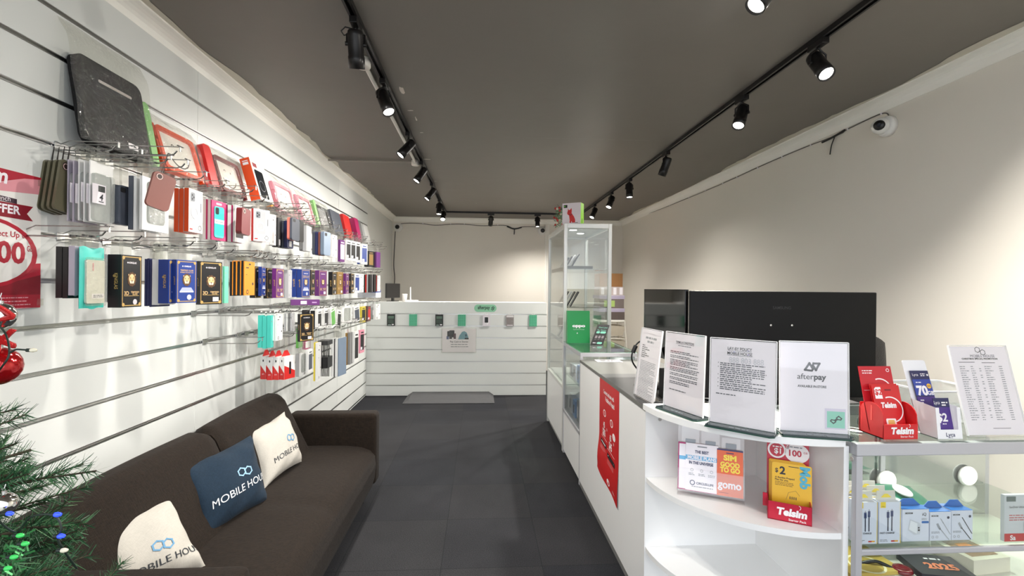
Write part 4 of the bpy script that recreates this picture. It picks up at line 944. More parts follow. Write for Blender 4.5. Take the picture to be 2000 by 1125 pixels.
# ---------------------------------------------------------------- tablet cases leaning on the upper hooks
HZ = GROOVE(12) + .0245
def leaning(y0, y1, top, name, label, cat, xb=-1.365, xt=-1.422):
    d = V((xt - xb, 0, top - HZ)); t = thing(name, label, cat, (0, 0, 0), group='tablet cases on the upper hooks'); Fm = Fr((xb, y0, HZ), Y3, d); return t, Fm, y1 - y0, d.length
def ringframe(b, F, w, h, e, r, d0, d1, m, eb=None):
    o = rr(0, 0, w, h, r); i_ = rr(e, eb or e, w - e, h - e, r * .6); n = len(o)
    for d, rev in ((d0, 1), (d1, 0)):
        v = [F(x, y, d) for x, y in o] + [F(x, y, d) for x, y in i_]
        b.add(v, [(k, (k + 1) % n, n + (k + 1) % n, n + k) for k in range(n)], m)
    for p in (o, i_):
        v = [F(x, y, d0) for x, y in p] + [F(x, y, d1) for x, y in p]; b.add(v, [(k, (k + 1) % n, n + (k + 1) % n, n + k) for k in range(n)], m)
def smile(b, F, w, h, m, d):
    b.ring(F, w * .5, h * .56, w * .26, w * .285, m, d, 20, pi * 1.12, pi * 1.88)
    b.ring(F, w * .40, h * .64, w * .03, w * .045, m, d, 10, .2, pi - .2); b.disc(F, w * .62, h * .65, w * .016, m, d, ry=w * .025, n=12)
def film(t, F, w, h, dz, over=.03, top=.05):
    b = MB(); r = random.Random(int(w * 1e4) + int(F.o.y * 100)); a, c_ = r.uniform(0, 6), r.uniform(0, 6)
    def fn(u, v): return F(-over + (w + 2 * over) * u, (h + top) * v, dz + .006 * sin(u * 13 + a + v * 4) * sin(v * 9 + c_) * (.3 + abs(u - .5)) - .02 * max(0, (v - .85) * 6))
    b.grid(fn, 22, 22, FILM); b.build('plastic_bag', t)
def tablet(y0, y1, top, c, label, screen=(238, 235, 230), face=True, thick=.03):
    t, F, w, h = leaning(y0, y1, top, 'tablet_case', label, 'tablet case'); m = cc(c)
    b = MB(); ringframe(b, F, w, h, .020, .03, 0, thick, m)
    for x in (0, w):
        for y in (.12, .5, .86): b.fbox(F, x - .006, h * y - .03, .004, x + .006, h * y + .03, thick - .004, m)
    b.build('bumper_frame', t, bevel=.002, seg=1)
    b = MB().prism(F, rr(.016, .016, w - .016, h - .016, .02), .004, .018, C(*screen, .35))
    if face: smile(b, Fr(F(0, 0, .018), F.u, F.v), w, h, C(70, 60, 58), .001)
    b.build('screen_insert', t); film(t, F, w, h, thick + .004); return t
def slab(y0, y1, top, c, label, thick=.014, name='tablet_case', xb=-1.37, xt=-1.424):
    t, F, w, h = leaning(y0, y1, top, name, label, 'tablet case', xb, xt); MB().prism(F, rr(0, 0, w, h, .02), 0, thick, cc(c)).build('cover', t, bevel=.002, seg=1); return t
# padded sleeve in a plastic bag
t, F, w, h = leaning(1.728, 2.045, 2.178, 'laptop_sleeve', 'large black padded laptop sleeve in a clear bag, topmost at the near left', 'laptop sleeve', -1.378, -1.426)
SLV = fabric('black_neoprene', (30, 30, 31), 300, .4)
b = MB(); b.prism(F, rr(0, 0, w, h, .035), 0, .03, SLV); G = Fr(F(0, 0, .03), F.u, F.v)
b.build('sleeve', t, bevel=.008, seg=3)
b = MB(); b.prism(G, rr(w * .28, h * .765, w * .80, h * .80, .006), 0, .0012, C(196, 188, 184, .5)); b.build('handle_slot', t)
b = MB(); b.prism(G, rr(w * .62, h * .10, w * .78, h * .17, .003), 0, .0012, PAPER); b.lines(Fr(G(0, 0, .0012), G.u, G.v), w * .65, w * .75, h * .13, 1, .01, h * .02, INK, 2); b.build('label_sticker', t)
film(t, F, w, h, .037, .035, .10)
slab(2.062, 2.10, 2.135, 'lime', 'lime green tablet cover edge beside the black sleeve', .022)
tablet(2.122, 2.40, 2.062, 'orange', 'orange bumper tablet case with faint smile in a clear bag')
slab(2.475, 2.545, 2.085, 'red', 'plain dark red cover standing left of the smiling red tablet case', .03)
tablet(2.566, 2.826, 2.056, 'maroon', 'dark red bumper tablet case printed with a smiling face')
t, F, w, h = leaning(2.855, 3.035, 2.11, 'tablet_case_box', 'orange and white box with black phone picture on the upper hooks', 'box', -1.33, -1.40)
b = MB().fbox(F, 0, 0, 0, w, h, .055, C(232, 230, 224, .4)); Sd = Fr(F(0, 0, 0), F.n, F.v); b.rect(Sd, 0, 0, .055, h, cc('orange'), .0006); b.rect(Sd, .012, h * .84, .044, h * .90, PAPER, .0012); b.rect(Sd, .012, h * .92, .044, h * .94, PAPER, .0012)
G = Fr(F(0, 0, .055), F.u, F.v); b.rrect(G, w * .12, h * .06, w * .72, h * .74, .012, C(16, 22, 30, .2)).ring(G, w * .42, h * .36, w * .17, w * .19, C(70, 74, 82), .001).rect(G, w * .12, h * .8, w * .4, h * .9, C(150, 40, 46)); b.build('box', t)
slab(3.16, 3.20, 2.0, 'amber', 'brown-orange cover edge standing beside the first pink tablet case', .03)
tablet(3.28, 3.59, 2.076, 'pink', 'pink bumper tablet case with smile in a clear bag, nearer of two')
tablet(3.696, 3.975, 2.066, 'pink', 'pink bumper tablet case with printed smile, farther of two')
slab(4.02, 4.07, 2.085, 'lime', 'lime green cover between the pink and black tablet cases', .04)
tablet(4.107, 4.40, 2.066, 'black', 'black bumper tablet case with clear panel on the upper hooks', (150, 152, 156), False)
slab(4.485, 4.80, 2.088, 'slate', 'plain dark grey tablet cover beyond the black bumper case', .03)
slab(4.89, 5.13, 2.108, 'red', 'bright red tablet cover toward the far end of the upper hooks', .03)
slab(5.26, 5.42, 2.12, 'mag', 'magenta tablet cover just beyond the bright red one', .05)
slab(5.485, 5.62, 2.13, 'grey', 'grey tablet cover beside the magenta one at the far end', .03)
slab(5.66, 5.88, 2.10, 'white', 'white boxed tablet case last along the upper hooks', .05)
# ---------------------------------------------------------------- main counter
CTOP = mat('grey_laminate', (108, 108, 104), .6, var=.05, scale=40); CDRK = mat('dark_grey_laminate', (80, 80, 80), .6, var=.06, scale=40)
CX, CY0, CY1 = .705, 1.95, 3.30
ct = thing('shop_counter', 'long white shop counter with grey top along the right of the aisle', 'counter', (0, 0, 0))
b = MB().box(CX, CY0, .035, CX + .018, CY1, .862, WHITE).box(CX + .018, CY0, .035, 1.18, CY0 + .018, .862, WHITE).box(CX + .018, CY1 - .018, .035, 1.18, CY1, .862, WHITE).box(CX + .018, CY0 + .018, .45, 1.16, CY1 - .018, .466, WHITE)
b.build('body', ct, bevel=.0015, seg=1)
MB().box(CX + .004, CY0, 0, CX + .02, CY1, .035, C(120, 120, 118, .5)).build('kickboard', ct)
MB().box(CX - .004, CY0, .862, 1.24, CY1, .882, CTOP).build('worktop', ct, bevel=.002, seg=1)
MB().box(CX - .0035, CY0 + .001, .8822, 1.22, 2.74, .8835, CDRK).build('near_top_sheet', ct)  # thin darker grey sheet over the near part of the worktop
# red prepaid poster curling off the counter front
t = thing('poster', 'red prepaid offer poster peeling at the bottom on the white counter front', 'poster', (0, 0, 0))
TLp, TRp, BLp, BRp = on('x', CX, 1172, 736), on('x', CX, 1210, 764), on('x', CX, 1164, 905), on('x', CX, 1207, 992)
VRED = C(196, 22, 24, .4)
class Curl:
    n = V((-1, 0, 0))
    def __call__(s, x, y, d=0.0):           # x 0..1 across (far edge to near edge), y 0..1 up
        top = TLp.lerp(TRp, x); zb = (BLp.z + .012) * (1 - x) + BRp.z * x; z = top.z * y + zb * (1 - y)
        k = max(0, (.40 - y) / .40)
        lift = .018 * k * (1 - .6 * x) * sin(min(1, k * 1.15) * pi * .8) + .004 * k * sin(7 * x)
        return V((CX - .0014 - max(0, lift) - d, top.y, z))
K = Curl()
b = MB(); b.grid(lambda u, v: K(u, v), 14, 26, VRED); b.grid(lambda u, v: K(1 - u, v, -.0008), 14, 26, C(220, 200, 200, .5))
W_ = C(246, 240, 238, .5)
b.text(K, 'Connect and save with', .50, .865, .042, W_, .001, bold=.02, maxw=.88).text(K, 'Vodafone Prepaid', .56, .80, .046, W_, .001, bold=.02, maxw=.74)
for x, y in ((.30, .665), (.66, .645)):
    b.disc(K, x, y, .07, W_, .001, ry=.036).disc(K, x, y, .05, VRED, .0014, ry=.026).text(K, '$', x, y - .012, .026, W_, .0017)
b.disc(K, .78, .545, .07, W_, .001, ry=.034).text(K, '7', .78, .533, .026, VRED, .0013)
b.text(K, '45', .28, .515, .058, W_, .001, bold=.03, maxw=.24).text(K, '$35', .28, .43, .07, W_, .001, bold=.03, maxw=.28).text(K, '65', .62, .47, .058, W_, .001, bold=.03, maxw=.24).text(K, '$45', .62, .385, .07, W_, .001, bold=.03, maxw=.28)
b.text(K, 'GB', .43, .515, .025, W_, .001, maxw=.1).text(K, 'GB', .77, .47, .025, W_, .001, maxw=.1)
b.rect(K, .14, .405, .44, .409, W_, .001).rect(K, .48, .36, .82, .364, W_, .001).rect(K, .12, .325, .42, .368, C(40, 12, 14, .5), .001).rect(K, .48, .28, .84, .323, C(40, 12, 14, .5), .001)
b.lines(K, .16, .38, .342, 1, .01, .012, W_, 2, .0014).lines(K, .52, .80, .297, 1, .01, .012, W_, 3, .0014).lines(K, .12, .4, .30, 3, .014, .005, C(230, 150, 150, .5), 4, .001).lines(K, .5, .8, .255, 3, .014, .005, C(230, 150, 150, .5), 5, .001)
b.disc(K, .56, .055, .06, W_, .001, ry=.03).disc(K, .57, .05, .03, VRED, .0014, ry=.015).text(K, 'vodafone', .80, .042, .022, W_, .001, maxw=.34)
b.build('sheet', t)
# paper lying on the worktop
tag(MB().box(.80, 3.18, .8836, .975, 3.29, .8842, PAPER).lines(Fr((.80, 3.18, .8842), X3, Y3), .03, .15, .075, 3, .025, .012, INK, 3).build('price_sheet'), 'small printed white sheet flat on the grey counter before the glass case', 'paper')

# ---------------------------------------------------------------- corner shelf unit (quarter round)
QX, QY, QR = 1.176, 1.948, .482
q = thing('corner_shelf', 'white quarter-round open shelf unit at the near end of the counter', 'shelf unit', (0, 0, 0))
def quart(b, z0, z1, R_, m, edge):
    F = Fr((QX, QY, 0), X3, Y3); n = 30
    b.prism(F, [(0, 0)] + [(-R_ * cos(pi / 2 * i / n), -R_ * sin(pi / 2 * i / n)) for i in range(n + 1)], z0, z1, m, edge)
EDGE = mat('white_edge_band', (244, 244, 243), .3, var=.01)
b = MB(); quart(b, .88, .903, QR + .012, EDGE, EDGE); b.build('top', q, bevel=.001, seg=1)
for z in (.595, .305): b = MB(); quart(b, z - .02, z, QR - .004, WHITE, EDGE); b.build('shelf', q)
b = MB(); quart(b, .04, .06, QR - .004, WHITE, EDGE); quart(b, 0, .04, QR - .04, C(120, 120, 118, .5), C(120, 120, 118, .5)); b.build('plinth', q)
MB().box(QX - QR, QY, 0, QX, QY + .0015, .88, WHITE).build('back_panel', q)
MB().box(QX, QY - QR - .004, 0, QX + .018, QY, .88, WHITE).build('side_panel', q, bevel=.001, seg=1)
SCR = C(176, 172, 168, .3)
for p, n in ((on('y', QY - .001, 1289, 819), V((0, -1, 0))), (on('x', QX - .0008, 1664, 896), V((-1, 0, 0)))):
    MB().lathe(p, n, [(.0075, 0), (.007, .0015), (.003, .002), (.0025, .001), (.0001, .001)], SCR, 16).build('screw_cap', q)

# ---------------------------------------------------------------- sign holders
def holder(BL, BR, h, lean, label, draw, base=.075, wob=0.0, glassbase=True):
    BL, BR = V(BL), V(BR); u = BR - BL; w = u.length; a = math.atan2(u.y, u.x)
    t = thing('sign_holder', label, 'sign holder', BL, (0, 0, a), group='paper sign holders on the counter')
    v = V((0, sin(lean), cos(lean))); z0 = .009 if glassbase else .003
    F = Fr((0, 0, z0), X3, v)
    if glassbase:
        b = MB(); G = Fr((0, 0, 0), X3, Y3); b.prism(G, [(-.004, -base * .55), (w - .008, -base * .55), (w + .004, -base * .40), (w + .004, base * .45), (-.004, base * .45), (-.004, -base * .45)], 0, .003, GREENEDGE); b.prism(G, [(-.002, -base * .53), (w - .008, -base * .53), (w + .002, -base * .39), (w + .002, base * .43), (-.002, base * .43)], .003, .009, mat('base_smoked', (58, 70, 72), .06, var=.05)); b.build('base', t)
        b = MB().lines(Fr((0, -base * .4, .0094), X3, Y3), w * .35, w * .65, 0, 1, .01, .006, C(150, 160, 165), 8, .0002); b.build('base_lettering', t)
    else: MB().box(0, -base * .1, 0, w, base * .9, .003, ACRYL).build('base', t)
    b = MB().fbox(F, .002, .002, -.0012, w - .002, h - .003, -.0006, PAPER); draw(b, Fr(F(0, 0, -.0006), F.u, F.v), w, h); b.build('sheet', t)
    b = MB().fbox(F, 0, 0, -.0035, w, h, -.0022, ACRYL).fbox(F, 0, 0, .0022, w, h, .0035, ACRYL)
    b.fbox(F, 0, h, -.0035, w, h + .0015, .0035, C(250, 250, 250, .2)).fbox(F, w, 0, -.0035, w + .0015, h, .0035, C(250, 250, 250, .2)).fbox(F, -.0015, 0, -.0035, 0, h, .0035, C(250, 250, 250, .2)); b.build('acrylic_sleeve', t); return t
def d_policy(b, F, w, h):
    b.lines(F, w * .24, w * .78, h * .855, 1, .01, .009, INKG, 6).lines(F, w * .34, w * .66, h * .80, 1, .01, .009, INKG, 8)
    for i in range(7): b.lines(F, w * .12, w * (.3 + .1 * (i % 3)), h * (.745 - i * .028), 1, .01, .0042, INK, i)
    b.lines(F, w * .12, w * .88, h * .52, 24, .0055 * 1.25, .0034, INKG, 4)
def d_terms(b, F, w, h):
    b.text(F, 'TERMS & CONDITIONS', w * .5, h * .865, .0085, INK, bold=.008, maxw=w * .46).rect(F, w * .27, h * .855, w * .73, h * .858, INK).lines(F, w * .33, w * .67, h * .83, 1, .01, .003, INKG, 3)
    y = .745
    for i, n in enumerate((2, 2, 4, 3, 2, 2, 2)): b.lines(F, w * .13, w * .87, h * y, n, h * .021, .0034, INKM, 11 + i); y -= n * .021 + .014
    b.lines(F, w * .13, w * .6, h * .24, 1, .01, .0034, INKM, 5)
def d_layby(b, F, w, h):
    b.text(F, 'LAY-BY POLICY', w * .46, h * .872, .0105, INK, bold=.008, maxw=w * .37).rect(F, w * .28, h * .862, w * .64, h * .865, INK).text(F, 'MOBILE HOUSE', w * .46, h * .818, .0105, INK, bold=.008, maxw=w * .38).rect(F, w * .27, h * .808, w * .65, h * .811, INK)
    b.text(F, '888 803 888', w * .56, h * .725, .020, C(214, 214, 220, .5), bold=.008, maxw=w * .52)
    y = .705
    for i, n in enumerate((2, 4, 2, 2, 2, 2)): b.rect(F, w * .125, h * y + .001, w * .135, h * y + .004, INK); b.lines(F, w * .16, w * .86, h * y, n, h * .0215, .0034, INKM, 21 + i); y -= n * .0215 + .004
    b.lines(F, w * .10, w * .54, h * .345, 1, .01, .0034, INKM, 9)
def loops(b, F, x, y, s, m, wd, d=.0012):
    b.line(F, [(x - .05 * s, y - .25 * s), (x - .30 * s, y - .46 * s), (x - .62 * s, y - .18 * s), (x - .52 * s, y - .02 * s), (x - .16 * s, y - .06 * s), (x + .1 * s, y + .16 * s)], wd, m, d)
    b.line(F, [(x + .05 * s, y + .25 * s), (x + .30 * s, y + .46 * s), (x + .62 * s, y + .18 * s), (x + .52 * s, y + .02 * s), (x + .16 * s, y + .06 * s), (x - .1 * s, y - .16 * s)], wd, m, d)
def d_after(b, F, w, h):
    A = C(66, 68, 74, .5)
    b.line(F, [(w * .375, h * .688), (w * .44, h * .762), (w * .492, h * .70), (w * .475, h * .682)], .0065, A); b.line(F, [(w * .375, h * .688), (w * .45, h * .682)], .0065, A)
    b.line(F, [(w * .585, h * .762), (w * .535, h * .690), (w * .49, h * .742), (w * .50, h * .762)], .0065, A); b.line(F, [(w * .50, h * .762), (w * .585, h * .762)], .0065, A)
    b.text(F, 'after', w * .50, h * .585, .019, A, al='r', maxw=w * .28).text(F, 'pay', w * .505, h * .585, .019, A, al='l', bold=.03, maxw=w * .22)
    b.text(F, 'AVAILABLE IN-STORE', w * .475, h * .495, .0078, A, bold=.02, maxw=w * .42)
    b.rect(F, w * .66, h * .05, w * .96, h * .275, C(222, 216, 232, .5)).rect(F, w * .69, h * .065, w * .945, h * .245, C(140, 212, 188, .5), .0009); loops(b, F, w * .82, h * .155, .026, C(34, 56, 52, .5), .0036)
def d_promo(b, F, w, h):
    for ox, oy in ((-.009, .005), (.009, -.004)):
        a = [(w * .54 + ox + .0095 * cos(pi / 6 + i * pi / 3), h * .935 + oy + .0095 * sin(pi / 6 + i * pi / 3)) for i in range(7)]; b.line(F, a, .002, INK)
    b.text(F, 'MOBILE HOUSE', w * .56, h * .865, .0095, C(110, 112, 124), maxw=w * .6).text(F, 'CHRISTMAS SPECIAL PROMOTION', w * .5, h * .838, .0062, INK, bold=.02, maxw=w * .8).rect(F, w * .12, h * .806, w * .40, h * .812, INK).rect(F, w * .52, h * .80, w * .75, h * .806, INK)
    for i in range(25):
        y = h * (.755 - i * .0245); r = random.Random(i)
        b.lines(F, w * .12, w * r.uniform(.2, .27), y, 1, .01, .0026, INKG, i).lines(F, w * .31, w * .38, y, 1, .01, .0026, INKG, i + 40)
        if i % 3: b.rect(F, w * .45, y, w * .485, y + .0026, INKG)
        b.lines(F, w * .55, w * r.uniform(.62, .7), y, 1, .01, .0026, INKG, i + 80).rect(F, w * .8, y, w * .86, y + .0026, INKG)
    b.rect(F, w * .45, h * .075, w * .75, h * .08, INK)
zc = .904
holder((.728, 2.20, .884), (.745, 1.992, .884), .315, radians(7), 'narrow-looking paper sign turned sideways at the counter edge, leftmost holder', d_policy, glassbase=False)
holder((.745, 1.880, zc), (.812, 1.682, zc), .298, radians(2), 'terms and conditions sign in clear holder, second from the left', d_terms)
holder((.815, 1.640, zc), (.967, 1.496, zc), .298, radians(2), 'lay-by policy sign in clear holder in the middle of the row', d_layby)
holder((1.003, 1.528, zc), (1.200, 1.472, zc), .298, radians(2), 'sign with large grey pay-later logo and mint square in clear holder', d_after)

# ---------------------------------------------------------------- sim card racks on the middle shelf
zs = .5955
a0, a1 = on('z', zs, 1322, 968), on('z', zs, 1455, 990)
u = (a1 - a0); w = u.length; ang = math.atan2(u.y, u.x)
t = thing('brochure_holder', 'clear acrylic three-pocket brochure holder on the middle shelf, left', 'brochure holder', a0, (0, 0, ang))
ln = radians(12); Fb = Fr((0, .055, .004), X3, V((0, sin(ln), cos(ln))))
b = MB(); b.prism(Fb, rr(-.002, .0, w + .002, .262, .02), -.002, .002, ACRYL); b.build('back_panel', t)
for i in range(3):
    x = .008 + i * (w - .016) / 3; b = MB(); b.prism(Fb, [(x + .004, .09), (x + (w - .016) / 3 - .004, .09), (x + (w - .016) / 3 - .004, .245 - .015 * i), (x + .004, .245 - .015 * i)], .012, .0135, ACRYL); b.rect(Fb, x + .018, .14, x + .055, .195, C(150, 158, 166, .3), .0145); b.build('pocket', t)
MB().fbox(Fb, 0, 0, .030, w, .085, .032, ACRYL).fbox(Fb, -.001, 0, 0, .001, .14, .032, ACRYL).fbox(Fb, w - .001, 0, 0, w + .001, .14, .032, ACRYL).box(0, .01, 0, w, .085, .004, ACRYL).build('front_tray', t)
def place(t, parent):                       # a thing standing in the holder keeps its own place in the room
    t.location = parent.matrix_basis @ t.location; t.rotation_euler = parent.rotation_euler
MAG = C(176, 40, 110, .4)
for k, (x0, x1, d, lb) in enumerate(((.0, .105, .020, 'white and magenta sim card folder at the back of the clear holder'), (.028, w * .62, .024, 'white mobile plans card with blue band in the clear brochure holder'), (w * .60, w * .985, .0255, 'orange sim card pack with yellow and white words in the clear holder'))):
    s = thing('sim_card_pack', lb, 'sim card pack', (0, 0, 0), group='sim card packs on the middle shelf'); place(s, t)
    b = MB(); F = Fr(Fb(x0, .006, d), Fb.u, Fb.v); W = x1 - x0; H = .175 if k < 2 else .168
    b.fbox(F, 0, 0, -.0015, W, H, .0015, PAPER if k == 1 else (MAG if k == 0 else C(232, 104, 58, .4))); G = Fr(F(0, 0, .0015), F.u, F.v)
    if k == 0: b.rect(G, .004, .004, W, H - .006, PAPER).rect(G, .004, H * .63, W, H * .71, C(110, 180, 222, .4), .0008)
    if k == 1:
        T_ = C(38, 50, 92, .5); b.rect(G, 0, 0, W, .002, MAG)
        b.text(G, 'THE BEST', W * .5, H * .80, .0105, T_, bold=.035, maxw=W * .42).rect(G, 0, H * .655, W * .98, H * .745, C(110, 180, 222, .4), .0006).text(G, 'MOBILE PLANS', W * .5, H * .668, .0125, PAPER, bold=.035, maxw=W * .88).text(G, 'IN THE UNIVERSE', W * .48, H * .565, .0105, T_, bold=.035, maxw=W * .74)
        for i in range(3): b.ring(G, W * (.2 + .3 * i), H * .44, .004, .0052, INKG).lines(G, W * (.1 + .3 * i), W * (.3 + .3 * i), H * .36, 2, .005, .0025, INKG, i)
        b.ring(G, W * .22, H * .175, .0065, .0095, T_).text(G, 'CIRCLES.LIFE', W * .60, H * .152, .0078, T_, bold=.03, maxw=W * .52).lines(G, W * .2, W * .85, H * .09, 1, .01, .003, INKG, 2).rrect(G, W * .36, H * .93, W * .66, H * .955, .002, INKG)
    if k == 2:
        YL = C(250, 226, 80, .45); b.rect(G, 0, H * .97, W, H, C(60, 60, 110, .5)).rrect(G, W * .35, H * .91, W * .65, H * .93, .002, C(56, 56, 112, .5))
        b.text(G, 'SIM', W * .5, H * .765, .019, YL, bold=.05, maxw=W * .5, sx=1.3).text(G, 'GOOD', W * .5, H * .625, .017, YL, bold=.05, maxw=W * .74, sx=1.4).text(G, 'TO GO', W * .5, H * .51, .017, YL, bold=.05, maxw=W * .76, sx=1.4)
        b.rect(G, 0, 0, W, H * .42, C(226, 110, 66, .3), .0004).text(G, 'gomo', W * .48, H * .17, .028, PAPER, bold=.03, maxw=W * .9, sx=1.3).rect(G, W * .05, H * .06, W * .45, H * .075, C(180, 60, 40, .5))
    b.build('card', s)
# upright red dispenser
a0, a1 = on('z', zs, 1499, 1012), on('z', zs, 1586, 1029); u = a1 - a0; w = u.length; ang = math.atan2(u.y, u.x)
DRED = C(190, 28, 56, .35); DWH = C(244, 240, 240, .4)
t = thing('sim_dispenser', 'tall red cardboard sim pack dispenser on the middle shelf, right', 'dispenser', a0, (0, 0, ang))
ln = radians(7); Fk = Fr((0, .075, .003), X3, V((0, sin(ln), cos(ln)))); H = .262
b = MB().fbox(Fk, 0, 0, -.003, w, H, 0, DRED); b.text(Fk, 'Telsim', w * .38, H * .94, .02, DWH, bold=.04, maxw=w * .6, shear=.15)
b.disc(Fk, w * .24, H * .80, .029, DWH).disc(Fk, w * .24, H * .80, .023, DRED, .001).text(Fk, '$1', w * .26, H * .755, .018, DWH, .0014, bold=.03).lines(Fk, w * .14, w * .36, H * .835, 1, .01, .004, DWH, 2, .0014)
b.disc(Fk, w * .72, H * .785, .038, DWH, ry=.033).text(Fk, '100', w * .68, H * .745, .021, DRED, .001, bold=.03, maxw=w * .36).text(Fk, 'GB', w * .92, H * .79, .007, DRED, .001).lines(Fk, w * .55, w * .85, H * .855, 1, .01, .004, INKG, 4, .001).rrect(Fk, w * .46, H * .83, w * .54, H * .92, .003, C(220, 200, 205, .4)).ring(Fk, w * .5, H * .875, .003, .0045, DRED, .0012)
b.build('back_card', t)
b = MB().box(0, 0, 0, w, .078, .003, DRED).box(0, 0, 0, w, .0025, .062, DRED).box(0, 0, 0, .0025, .075, .062, DRED).box(w - .0025, 0, 0, w, .075, .062, DRED); Ff = Fr((0, 0, 0), X3, Z3)
b.add([(0, .075, 0), (0, .03, .062), (0, .075, .10)], [(0, 1, 2)], DRED)
b.text(Ff, 'Telsim', w * .54, .022, .024, DWH, bold=.05, maxw=w * .84, shear=.12).text(Ff, 'Starter Pack', w * .68, .006, .0075, DWH, bold=.01, maxw=w * .5).ring(Ff, w * .70, .054, .006, .0075, DWH, n=12, a0=-1.2, a1=1.4)
b.box(-.014, .03, .03, 0, .034, .075, DRED); b.build('tray', t)
YEL = C(238, 186, 44, .4); CYN = C(84, 178, 204, .45)
for k in range(4):
    s = thing('sim_card_pack', ['rearmost yellow sim pack in the tall red dispenser', 'third yellow sim pack from front in the tall red dispenser', 'second yellow sim pack from front in the tall red dispenser', 'front yellow sim pack with blue letters in the tall red dispenser'][k], 'sim card pack', (0, 0, 0), group='yellow sim packs in the tall dispenser'); place(s, t)
    F = Fr(Fk(.006 + .003 * k, .02, .052 - .0 + .006 * k - .04), Fk.u, Fk.v); W = w - .022 + (.012 if k == 3 else 0); Hh = .158 - .002 * k; b = MB()
    b.prism(F, rr(0, 0, W, Hh, .006), -.001, .001, YEL); G = Fr(F(0, 0, .001), F.u, F.v)
    if k == 3:
        b.text(G, '$', W * .12, Hh * .78, .014, INK, bold=.02).text(G, '2', W * .27, Hh * .75, .026, INK, bold=.03).text(G, 'A flexible Prepaid', W * .08, Hh * .65, .006, INK, al='l', bold=.01, maxw=W * .5).text(G, 'Plan for you', W * .08, Hh * .60, .006, INK, al='l', bold=.01, maxw=W * .35).lines(G, W * .08, W * .55, Hh * .56, 3, .005, .0022, C(150, 116, 40), 4)
        b.rrect(G, W * .42, Hh * .93, W * .68, Hh * .945, .001, INK); b.text(G, 'Mob', W * .72, Hh * .97, .029, CYN, bold=.05, rot=-pi / 2, al='l', maxw=Hh * .95); b.line(G, [(W * .36, Hh * .2), (W * .42, Hh * .36), (W * .60, Hh * .42), (W * .70, Hh * .32)], .0012, C(170, 136, 60))
        for i in range(4): b.rect(G, W * (.45 + i * .05), Hh * .22, W * (.47 + i * .05), Hh * .28, INK)
    b.build('card', s)

# ---------------------------------------------------------------- monitors, cables and chair behind the counter
dk = thing('staff_desk', 'plain desk behind the counter carrying the big black monitor', 'desk', (0, 0, 0))
MB().box(1.242, 1.972, .862, 1.70, 2.33, .882, CDRK).build('desktop', dk, bevel=.002, seg=1); MB().box(1.66, 1.99, 0, 1.69, 2.31, .862, WHITE).build('leg_panel', dk)
MY = 1.995
m0 = on('y', MY, 1350, 563).x; m1 = on('y', MY - .01, 1714, 568).x
t = thing('monitor', 'very large black monitor seen from behind, standing on the counter', 'monitor', ((m0 + m1) / 2, MY, .884), (0, 0, radians(-1.0)))
W = (m1 - m0) / 2; SAT = mat('monitor_back', (11, 12, 13), .45, 0, var=.08, scale=3, stretch=(1, 1, 30), spec=.18)
b = MB().box(-W, 0, .028, W, .02, .492, SAT); Fm = Fr((0, 0, 0), X3, Z3); b.text(Fm, 'SAMSUNG', -.012, .415, .013, C(34, 35, 38, .3), maxw=.095, bold=.01); b.build('back_shell', t, bevel=.004, seg=2)
for x in (-.06, .035): MB().lathe((x, 0, .345), (0, -1, 0), [(.0045, 0), (.004, .001), (.0001, .0012)], ALU, 12).build('screw', t)
MB().box(-W + .004, .0202, .034, W - .004, .024, .488, C(8, 8, 9, .15)).build('screen', t)
b = MB().box(-.04, -.016, .004, .04, -.001, .2, BLACK)
for s in (-1, 1): b.tube([(0, -.008, .03), (s * .15, -.055, .006)], .009, BLACK, 8).tube([(0, -.004, .03), (s * .15, .13, .006)], .009, BLACK, 8)
b.build('stand', t)
PX = .925
p0, p1 = on('x', PX, 1264, 563), on('x', PX - .02, 1351, 563); yy0, yy1 = 2.63, 2.10
t = thing('pos_screen', 'glossy black touch screen facing the left wall beside the big monitor', 'monitor', (PX, 2.10, .884), (0, 0, 0))
b = MB().box(0, 0, .145, .018, .53, .497, C(12, 12, 13, .06)); b.build('screen', t, bevel=.003, seg=2); MB().box(-.001, .53, .145, .016, .538, .497, CHROME).build('edge_trim', t)
MB().lathe((-.06, .27, 0), Z3, [(.001, 0), (.075, 0), (.08, .006), (.07, .018), (.03, .024), (.001, .025)], BLACK, 28).build('base', t)
MB().cyl((-.075, .27, .02), (-.01, .27, .2), .017, .012, CHROME, 18).build('neck', t)
t = thing('receipt_printer', 'low black device between the touch screen and the sign holders', 'printer', (.905, 2.06, .884))
MB().box(-.07, 0, 0, .06, .11, .13, MATTE).box(.005, -.002, .09, .125, 0, .094, C(50, 50, 52)).build('body', t, bevel=.006)
for i, (pts, r_c, lb) in enumerate([
    ([(1258, 690), (1240, 682), (1234, 700), (1233, 712), (1240, 725), (1250, 738)], .0045, 'black cable with a ferrite lump looping beside the touch screen')]):
    t = thing('cable', lb, 'cable', (0, 0, 0)); pw = [on('y', 2.42, *p) for p in ((1262, 668), (1250, 667), (1240, 677), (1234, 694), (1236, 708), (1246, 722), (1254, 728))]
    MB().tube(spline(pw, 6), .0042, BLACK, 8).build('lead', t); MB().cyl(pw[2] + (pw[1] - pw[2]) * .2, pw[3] + (pw[2] - pw[3]) * .3, .011, .011, BLACK, 12).build('ferrite', t)
r = random.Random(4)
